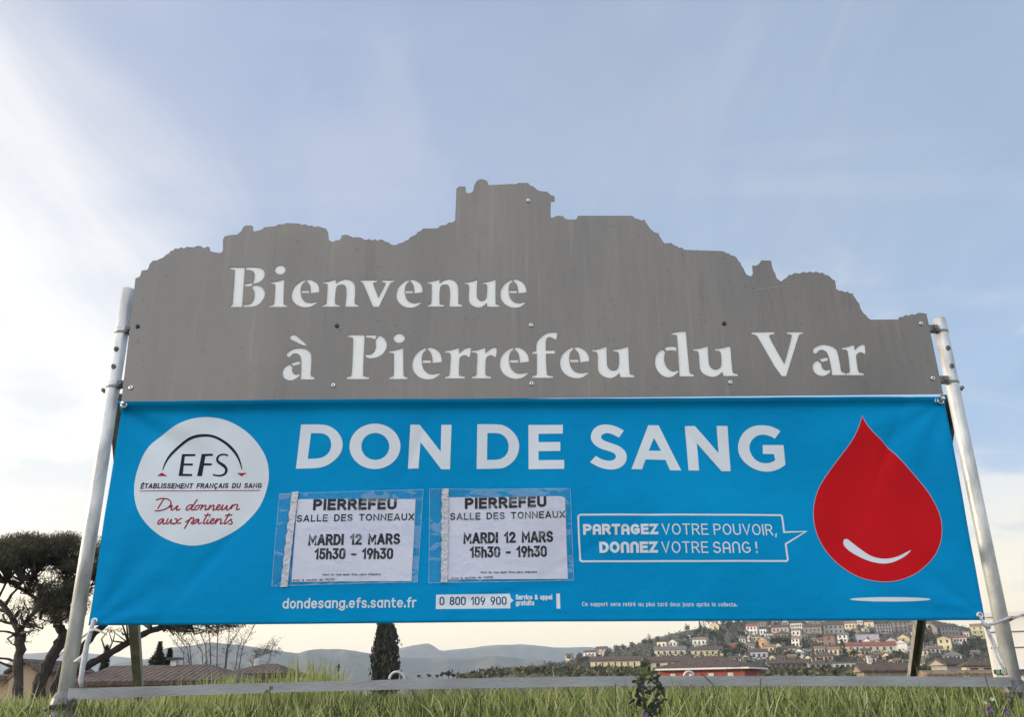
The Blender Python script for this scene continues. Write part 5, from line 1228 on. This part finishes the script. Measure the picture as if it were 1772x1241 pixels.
# --- stone pines on the left
def limb(mb, pts, d, r0, r1, n=9, jit=0.0):
    P = [PD(p[0], p[1], d+(p[2] if len(p) > 2 else 0)) for p in pts]
    # finer, slightly knotty
    Q = []; m = 4
    for i in range(len(P)-1):
        for k in range(m): Q.append(P[i].lerp(P[i+1], k/m))
    Q.append(P[-1])
    N = len(Q); r = [(r0+(r1-r0)*i/(N-1))*(1+0.10*math.sin(i*2.3)) for i in range(N)]
    for i in range(1, N-1): Q[i] += Vector((random.uniform(-1, 1), random.uniform(-1, 1), random.uniform(-1, 1)))*r[i]*.25
    mb.tube(Q, r, n)
def pine(label, d, limbs, clumps, n_leaf=230):
    b = limbs[0][0][0]; base = PD(b[0], b[1], d); t = thing('pine_tree', label, 'pine tree', Vector((base.x, base.y, gz(0, base.y))), 'umbrella pines on the left'); L = t.location
    mb = MB(); px = 1640/d
    for pts, w0, w1 in limbs: limb(mb, pts, d, w0/2/px, w1/2/px)
    # trunk foot down to the ground
    mb.tube([base+Vector((0, 0, .05)), Vector((base.x, base.y, L.z-.2))], [limbs[0][1]/2/px, limbs[0][1]/2/px*1.15], 10)
    mb.v = [(v[0]-L.x, v[1]-L.y, v[2]-L.z) for v in mb.v]; mb.build_local('trunk', M['bark'], t)
    Q, T = [], []; limbpts = [(p[0], p[1]) for pts, _, _ in limbs[1:] for p in pts]
    bm_ = MB(); dds = []
    for (cx, cy, rx, ry, dens) in clumps:          # thin boughs that carry the clumps
        dd = d+random.uniform(-1.3, 1.3); dds.append(dd)
        near = sorted(limbpts, key=lambda q: (q[0]-cx)**2+(q[1]-cy-12)**2)[:3]; q = random.choice(near)
        for k in range(2):
            a = PD(q[0], q[1], d); e = PD(cx+random.uniform(-.6, .6)*rx, cy+ry*.3, dd); m_ = a.lerp(e, .55)+Vector((random.uniform(-.2, .2), random.uniform(-.2, .2), random.uniform(-.18, .12)))
            bm_.tube([a-L, a.lerp(m_, .5)-L, m_-L, e-L], [.030, .024, .018, .008], 5, False)
    bm_.build_local('bough', M['bark'], t)
    for (cx, cy, rx, ry, dens), dd in zip(clumps, dds):
        c = npv(PD(cx, cy, dd))-npv(L); n = int(n_leaf*dens*(rx*ry)/130)
        n = int(n*1.5); C = c[None]+np.clip(rng.normal(size=(max(n, 24), 3)), -2, 2)*np.array((rx/px, rx/px*1.2, ry/px))[None]*.62
        Q.append(leaves(C, .10, .013, .5)); T.append(np.clip(rng.uniform(0, 1, len(C))*.8+random.uniform(-.1, .25), 0, 1))
    quads('crown', np.concatenate(Q), np.concatenate(T), M['pine'], t)
rp = random.Random(21)
def canopy(x0, x1, top, bot, n, rx=(12, 24), ry=(6, 12), dens=1.0):
    o = []
    for _ in range(n):
        x = rp.uniform(x0, x1); yt, yb = interp(top, x), interp(bot, x); r1 = rp.uniform(*rx); r2 = rp.uniform(*ry)
        o.append((x, rp.uniform(yt+r2, max(yb-r2, yt+r2+1)), r1, r2, dens*rp.uniform(.7, 1.3)))
    return o
topc = [(-160, 985), (-80, 950), (0, 935), (40, 922), (90, 917), (140, 920), (185, 938), (240, 965), (290, 1000)]
botc = [(-160, 1010), (-80, 1000), (0, 978), (60, 985), (110, 1000), (160, 1010), (240, 1010), (290, 1020)]
pine('front umbrella pine with straight forked trunk at the left edge', 21.0,
     [([(31, 1210), (33.5, 1145), (36, 1106), (34, 1092)], 17, 15), ([(34, 1094), (22, 1072), (8, 1050), (-6, 1036), (-30, 1010), (-60, 985)], 12, 4), ([(35, 1096), (44, 1078), (56, 1062), (66, 1052), (78, 1030)], 7, 2.5), ([(30, 1082), (10, 1078), (-20, 1070)], 6, 3),
      ([(26, 1098), (12, 1094), (-12, 1092)], 4.5, 2.5), ([(27, 1146), (14, 1141), (-15, 1138)], 5, 3), ([(27, 1156), (12, 1152), (-12, 1143)], 6, 3), ([(28, 1166), (14, 1178), (2, 1190)], 3, 1.2), ([(8, 1050), (20, 1030), (40, 1008), (60, 990)], 6, 2), ([(-4, 1038), (10, 1010), (22, 985)], 5, 2)],
     canopy(-160, 60, topc, botc, 82, dens=.9)+canopy(-20, 66, [(-20, 1018), (66, 1035)], [(-20, 1075), (66, 1095)], 16, (7, 14), (4, 8), .28)+[(62, 1088, 10, 7, .3), (50, 1098, 9, 6, .25), (74, 1078, 9, 6, .3), (22, 1112, 8, 5, .22), (44, 1110, 7, 5, .2)])
pine('second umbrella pine with crooked dark trunk and dense crown beside the left tube', 22.5,
     [([(63, 1214), (75, 1172), (90, 1138), (103, 1112), (112, 1100), (104, 1088), (99, 1078)], 24, 14), ([(99, 1080), (90, 1062), (70, 1042), (40, 1022), (14, 1005)], 9, 4), ([(100, 1078), (108, 1050), (112, 1015), (118, 985)], 8, 3), ([(97, 1080), (84, 1076), (70, 1072)], 4, 1.5), ([(112, 1098), (120, 1092), (140, 1088)], 4, 2), ([(70, 1042), (64, 1010), (60, 985)], 5, 2), ([(50, 1028), (56, 1004), (80, 975)], 4, 1.5), ([(14, 1005), (0, 985), (-20, 965)], 4, 1.5)],
     canopy(0, 200, topc, botc, 86, dens=1.0)+canopy(66, 128, [(66, 1020), (90, 1000), (128, 985)], [(66, 1062), (95, 1080), (128, 1084)], 34, (9, 16), (7, 12), 1.0)+canopy(125, 150, [(125, 990), (150, 985)], [(125, 1060), (150, 1060)], 8, (8, 14), (7, 11), .8)+canopy(20, 80, [(20, 990), (80, 992)], [(20, 1018), (80, 1025)], 18, (6, 12), (3, 6), .35))
pine('leaning third pine with long bare limbs reaching right behind the banner', 24.0,
     [([(92, 1214), (98, 1185), (108, 1160), (124, 1142), (140, 1124), (160, 1102), (182, 1080), (215, 1050), (250, 1015)], 22, 7), ([(104, 1176), (130, 1164), (150, 1154), (185, 1134), (222, 1114), (250, 1097), (282, 1086), (330, 1080), (380, 1070)], 15, 8), ([(262, 1092), (285, 1082), (310, 1074), (350, 1062)], 9, 4), ([(300, 1083), (318, 1076), (340, 1062)], 5, 2)],
     canopy(210, 420, [(210, 1010), (300, 985), (420, 1010)], [(210, 1060), (420, 1066)], 46, dens=.8)+canopy(290, 425, [(290, 1074), (425, 1070)], [(290, 1096), (360, 1102), (425, 1090)], 26, (8, 15), (4, 8), .42)+[(188, 1090, 7, 3, .4), (196, 1093, 6, 2.5, .4), (206, 1091, 6, 2.5, .4)])

# --- thin bare trees behind the low houses
def bare_tree(label, d, stems, tw):
    b = PD(*stems[0][0], d); t = thing('bare_tree', label, 'tree', Vector((b.x, b.y, -2.9)), 'thin bare trees behind the low houses'); L = t.location; px = 1640/d
    mb = MB(); Qc = []
    for st in stems:
        P = [PD(p[0], p[1], d+rp.uniform(-.2, .2)) for p in st]; P[0].z = min(P[0].z, .4)
        n = len(P); mb.tube(P, [tw*(1-.75*i/max(n-1, 1))/2/px for i in range(n)], 6)
        for i in range(1, n):
            for k in range(9):
                a = P[i-1].lerp(P[i], rp.random()); v = Vector((rp.uniform(-1, 1), rp.uniform(-.6, .6), rp.uniform(.3, 1.2))).normalized()*rp.uniform(8, 20)/px
                mb.tube([a, a+v*.55+Vector((0, 0, .02)), a+v], [.30/px, .22/px, .15/px], 4, False)
                for q in range(3):
                    f = a+v*rp.uniform(.4, 1); w = Vector((rp.uniform(-1, 1), rp.uniform(-.6, .6), rp.uniform(-.1, 1))).normalized()*rp.uniform(4, 9)/px
                    mb.tube([f, f+w], [.17/px, .1/px], 3, False)
                    if rp.random() < .5: Qc.append(npv(f+w))
    mb.v = [(v[0]-L.x, v[1]-L.y, v[2]-L.z) for v in mb.v]; mb.build_local('trunk', M['twig'], t)
    C = np.array(Qc)-npv(L); C = np.concatenate([C, C+rng.normal(size=C.shape)*.05]); quads('crown', leaves(C, .08, .02), rng.uniform(0, 1, len(C)), M['bare'], t)
bare_tree('thin bare tree with three stems left of the others behind the long low house', 36, [[(335, 1152), (325, 1125), (312, 1108), (296, 1090)], [(338, 1152), (328, 1118), (306, 1095), (300, 1080)], [(322, 1152), (318, 1130), (292, 1100)]], 2.2)
bare_tree('thin bare tree with upright stems amid the others behind the long low house', 37, [[(362, 1152), (356, 1118), (342, 1085), (336, 1060)], [(368, 1152), (364, 1120), (360, 1085), (362, 1060)], [(378, 1152), (376, 1115), (378, 1080), (380, 1058)], [(356, 1152), (350, 1130), (330, 1100)]], 2.4)
bare_tree('thin bare tree with long curved stems right of the others behind the long low house', 38, [[(390, 1152), (392, 1125), (408, 1100), (425, 1075), (440, 1055)], [(392, 1152), (394, 1120), (398, 1085), (410, 1055)], [(412, 1152), (420, 1120), (436, 1092), (446, 1070)], [(407, 1152), (412, 1125), (420, 1105)]], 2.2)
bare_tree('low bare tree with wiry crown beside the small domed chimney', 40, [[(434, 1152), (446, 1138), (458, 1130), (476, 1136)], [(436, 1152), (452, 1136), (470, 1128), (486, 1134)], [(430, 1152), (440, 1142), (452, 1126)], [(460, 1130), (472, 1120), (480, 1118)]], 1.4)
# young firs behind the roof
def fir(label, px, pyt, pyb, w, d):
    b = PD(px, pyb, d); t = thing('young_fir', label, 'fir tree', Vector((b.x, b.y, -2.9)), 'young firs behind the roof'); L = npv(t.location)
    zt = PD(px, pyt, d).z; zb = b.z; n = 900; z = zb+(zt-zb)*rng.uniform(0, 1, n)**1.4; f = (zt-z)/(zt-zb)
    r = f*w/1640*d*(.55+.45*np.abs(np.sin(z*6))); a = rng.uniform(0, 6.283, n); k = rng.uniform(.2, 1, n)
    C = np.stack([b.x+r*k*np.cos(a), b.y+r*k*np.sin(a), z-.12*k*f], 1)-L
    quads('crown', leaves(C, .22, .035), rng.uniform(0, .6, n), M['ever'], t)
    MB().tube([(0, 0, -.2), (0, 0, zt+2.85)], [.09, .01], 6).build_local('trunk', M['bark'], t)
fir('larger young fir right of the left brace, above the roof', 272, 1112, 1156, 24, 33)
fir('smaller young fir right of the left brace, nearer the capped chimney', 291, 1124, 1156, 14, 33.5)
fir('small young fir left of the left brace, above the roof', 180, 1119, 1156, 12, 34)

# --- a weathered stake in the field
P = PD(584, 1190, 14); t = thing('wooden_stake', 'thin dark wooden stake standing in the tall grass left of the cypress pair', 'stake', Vector((P.x, P.y, gz(0, P.y)))); L = t.location; zt = PD(584, 1150, 14).z-L.z
mb = MB(); mb.tube([(0, 0, -.1), (.01, 0, zt*.5), (0, 0, zt)], .016, 7); mb.box((-.035, -.012, zt-.05), (.03, .012, zt-.03)); mb.build_local('post', M['twig'], t)

# ------------------------------------------------------------------ grass
def blades(name, n, xr, yr, hfun, wd, tintf, lean_amt=.45):
    x = rng.uniform(*xr, n); y = rng.uniform(*yr, n)
    z = np.array([gz(a, b) for a, b in zip(x, y)]); h = hfun(x, y)*rng.uniform(.55, 1.15, n)
    az = rng.uniform(0, 6.283, n); la = rng.uniform(.1, 1, n)*lean_amt*h; w = wd*rng.uniform(.6, 1.4, n)
    dx, dy = np.cos(az)*la, np.sin(az)*la; px_, py_ = -np.sin(az+.8*rng.normal(size=n)), np.cos(az)
    def lv(t, wf):
        cx, cy, cz = x+dx*t*t, y+dy*t*t, z+h*(t-.12*t*t*la/h)
        return np.stack([cx-px_*w*wf/2, cy-py_*w*wf/2*.5, cz], 1), np.stack([cx+px_*w*wf/2, cy+py_*w*wf/2*.5, cz], 1)
    L0, L1, L2, L3 = lv(-.1, .9), lv(.4, 1.0), lv(.75, .7), lv(1.0, .08)
    Q = np.concatenate([np.stack([a[0], a[1], b[1], b[0]], 1) for a, b in ((L0, L1), (L1, L2), (L2, L3))])
    T = tintf(x, y, n); return quads(name, Q, np.concatenate([T, T, T]), M['grass'])
def patch(x, y): return .5+.5*np.sin(x*2.3+1.2*np.sin(y*1.7))*np.cos(x*.9+y*1.3)
tag(blades('grass', 33000, (-2.3, 2.5), (-.75, .9), lambda x, y: .075+.05*patch(x, y)+np.where(rng.uniform(0, 1, len(x)) < .03, .05, 0), .0046, lambda x, y, n: np.clip(.15+.35*patch(x*1.7, y)+rng.normal(size=n)*.30+np.where(rng.uniform(0, 1, n) < .06, .5, 0), 0, 1), .75), kind='stuff')
tag(blades('grass', 16000, (-4.5, 4.8), (.9, 6.0), lambda x, y: .07+.05*patch(x, y), .008, lambda x, y, n: np.clip(.25+.3*patch(x, y)+rng.normal(size=n)*.18, 0, 1)), kind='stuff')
# broad weed leaves and dead straw mixed into the verge
bw = blades('weed_leaves', 1500, (-2.2, 2.4), (-.6, .5), lambda x, y: .055+.03*patch(x, y), .020, lambda x, y, n: np.clip(rng.normal(size=n)*.25+.3, 0, 1), .8); tag(bw, kind='stuff')
bw = blades('dry_straw', 900, (-2.2, 2.4), (-.6, .5), lambda x, y: .12+.03*patch(x, y), .0028, lambda x, y, n: np.clip(.95+rng.normal(size=n)*.1, 0, 1), .9); tag(bw, kind='stuff')
tuft = PX(545, 1180, .7)
def tall(x, y): return .09+.13*np.exp(-((x-tuft.x)/.14)**2)+.09*np.exp(-((x-tuft.x+.34)/.2)**2)
tag(blades('tall_grass', 1500, (tuft.x-.55, tuft.x+.35), (.4, 1.0), tall, .0055, lambda x, y, n: np.clip(.55+rng.normal(size=n)*.2, 0, 1), .35), kind='stuff')

# ------------------------------------------------------------------ weeds in front of the rail
M['weed'] = leafmat('weed_leaves', [(0.018, 0.022, 0.020), (0.035, 0.042, 0.030), (0.085, 0.10, 0.045), (0.15, 0.17, 0.06)], .6, .15)
M['stem'] = mat('weed_stem', (0.05, 0.055, 0.035), .8)
M['petal'] = mat('violet_petal', (0.24, 0.11, 0.30), .6, 0, (0.13, 0.05, 0.17), 60)
M['whitepetal'] = mat('white_petal', (0.66, 0.64, 0.62), .6)
def leaf(mb, a, v, w, fold=.25):
    v = Vector(v); s = v.cross(Vector((0.3, -1, .2))).normalized()*w; nrm = s.cross(v).normalized()*w*fold
    p = [a, a+v*.3+s+nrm, a+v*.7+s*.7+nrm, a+v, a+v*.7-s*.7+nrm, a+v*.3-s+nrm, a+v*.5]
    mb.add(p, [(0, 1, 6, 5), (1, 2, 6), (2, 3, 4, 6), (4, 5, 6)])
def px_leaf(mb, x, y, dx, dy, w, yy):
    a = PX(x, y, yy); b = PX(x+dx, y+dy, yy+random.uniform(-.012, .012)); leaf(mb, a, b-a, w)
def add_tint(o, lo, hi):
    me = o.data; at = me.attributes.new('tint', 'FLOAT', 'POINT')
    for p in me.polygons:
        pass
    for i in range(0, len(me.vertices), 7):
        t_ = random.uniform(lo, hi)
        for k in range(i, min(i+7, len(me.vertices))): at.data[k].value = t_
YW = -.26
b = PX(1122, 1250, YW); t = thing('thistle_weed', 'dark ragged thistle weed with leafy green top in front of the rail', 'weed', b); L = t.location
mb = MB()
for pts in ([(1122, 1252), (1118, 1225), (1112, 1200), (1114, 1178), (1120, 1168)], [(1120, 1235), (1132, 1215), (1140, 1195), (1142, 1180)], [(1121, 1240), (1138, 1222), (1150, 1210)], [(1115, 1205), (1106, 1192), (1102, 1182)]):
    mb.tube([PX(p[0], p[1], YW) for p in pts], [.0045, .0035, .003, .0025, .002][:len(pts)], 6)
mb.build('stem', M['stem'], t)
mb = MB(); rl = random.Random(4)
for k in range(60):
    x, y = rl.choice([(1114, 1180), (1118, 1172), (1110, 1176), (1124, 1166)]); px_leaf(mb, x+rl.uniform(-9, 9), y+rl.uniform(-8, 8), rl.uniform(-13, 13), rl.uniform(-14, 5), .0042, YW+rl.uniform(-.02, .02))
o = mb.build('upper_leaf', M['weed'], t); add_tint(o, .35, 1)
mb = MB()
for k in range(84):
    x, y = rl.choice([(1108, 1190), (1104, 1184), (1140, 1188), (1144, 1196), (1138, 1182), (1146, 1205), (1116, 1198), (1140, 1215), (1112, 1212), (1128, 1220), (1104, 1206), (1120, 1232), (1140, 1232)]); px_leaf(mb, x+rl.uniform(-5, 5), y+rl.uniform(-6, 6), rl.uniform(-14, 14), rl.uniform(-8, 17), .0048, YW+rl.uniform(-.03, .03))
o = mb.build('lower_leaf', M['weed'], t); add_tint(o, 0, .35)
b = PX(466, 1250, -.2); t = thing('leafy_weed', 'small weed with two bright green leaves crossing the rail', 'weed', b)
mb = MB(); mb.tube([PX(x, y, -.2) for x, y in ((474, 1250), (472, 1225), (468, 1205), (466, 1196))], .002, 6); mb.build('stem', M['stem'], t)
mb = MB(); px_leaf(mb, 466, 1197, -10, 3, .006, -.2); px_leaf(mb, 467, 1196, 5, -9, .007, -.2); px_leaf(mb, 468, 1200, 7, 4, .004, -.2); o = mb.build('leaf', M['weed'], t); add_tint(o, .8, 1)
def flower(label, x, y, w, m, name='wild_flower', gp=None):
    b = PX(x, y+30, -.3); t = thing(name, label, 'flower', b, gp); mb = MB(); mb.tube([PX(x+2, y+32, -.3), PX(x, y+12, -.3), PX(x, y, -.3)], .0016, 6); mb.build('stem', M['stem'], t)
    mb = MB(); c = PX(x, y, -.3)
    for k in range(7):
        a = k/7*6.283; v = Vector((math.cos(a), -.35, math.sin(a)*.8+.25)).normalized()*w; leaf(mb, c, v, w*.28)
    mb.build('petal', m, t)
flower('violet wild flower low in the grass by the right tube', 1711, 1229, .013, M['petal']); flower('paler violet wild flower in the grass at the right edge', 1740, 1233, .012, M['petal'])
flower('violet wild flower at the foot of the thistle weed', 1116, 1238, .010, M['petal'])
flower('tiny white flower above the violet one by the right tube', 1716, 1211, .008, M['whitepetal']); flower('tiny white flower left of the violet ones by the right tube', 1704, 1217, .006, M['whitepetal'])
for lab, pts in (('dark dry stalk bent across the rail right of the thistle', [(1228, 1245), (1236, 1205), (1234, 1186), (1220, 1172), (1212, 1166)]), ('thin dark stalk rising over the rail left of the right brace', [(1318, 1245), (1316, 1205), (1316, 1176)]), ('dark leaning stalk in the grass near the right tube', [(1724, 1245), (1716, 1205), (1704, 1170)]), ('thin dark stalk left of the thistle in front of the rail', [(1066, 1245), (1065, 1205), (1065, 1184)]), ('thin dark stalk in the grass left of the small leafy weed', [(456, 1245), (457, 1215), (456, 1203)])):
    tag(MB().tube([PX(x, y, -.24) for x, y in pts], .0016, 6).build('dry_stalk', M['stem']), lab, 'stalk', 'dry stalks in the grass')

# ------------------------------------------------------------------ haze: the air between here and the mountains
hz = MB().box((-3600, -400, -4.0), (3600, 3400, 140.0)).build('haze')
hz['kind'] = 'stuff'
m = bpy.data.materials.new('valley_air'); m.use_nodes = True; nt = m.node_tree; nt.nodes.remove(nt.nodes['Principled BSDF'])
v = nt.nodes.new('ShaderNodeVolumePrincipled'); v.inputs['Color'].default_value = (0.72, 0.84, 1.0, 1); v.inputs['Density'].default_value = 2.6e-4; v.inputs['Anisotropy'].default_value = 0.2
nt.links.new(v.outputs[0], nt.nodes['Material Output'].inputs['Volume']); hz.data.materials.append(m)
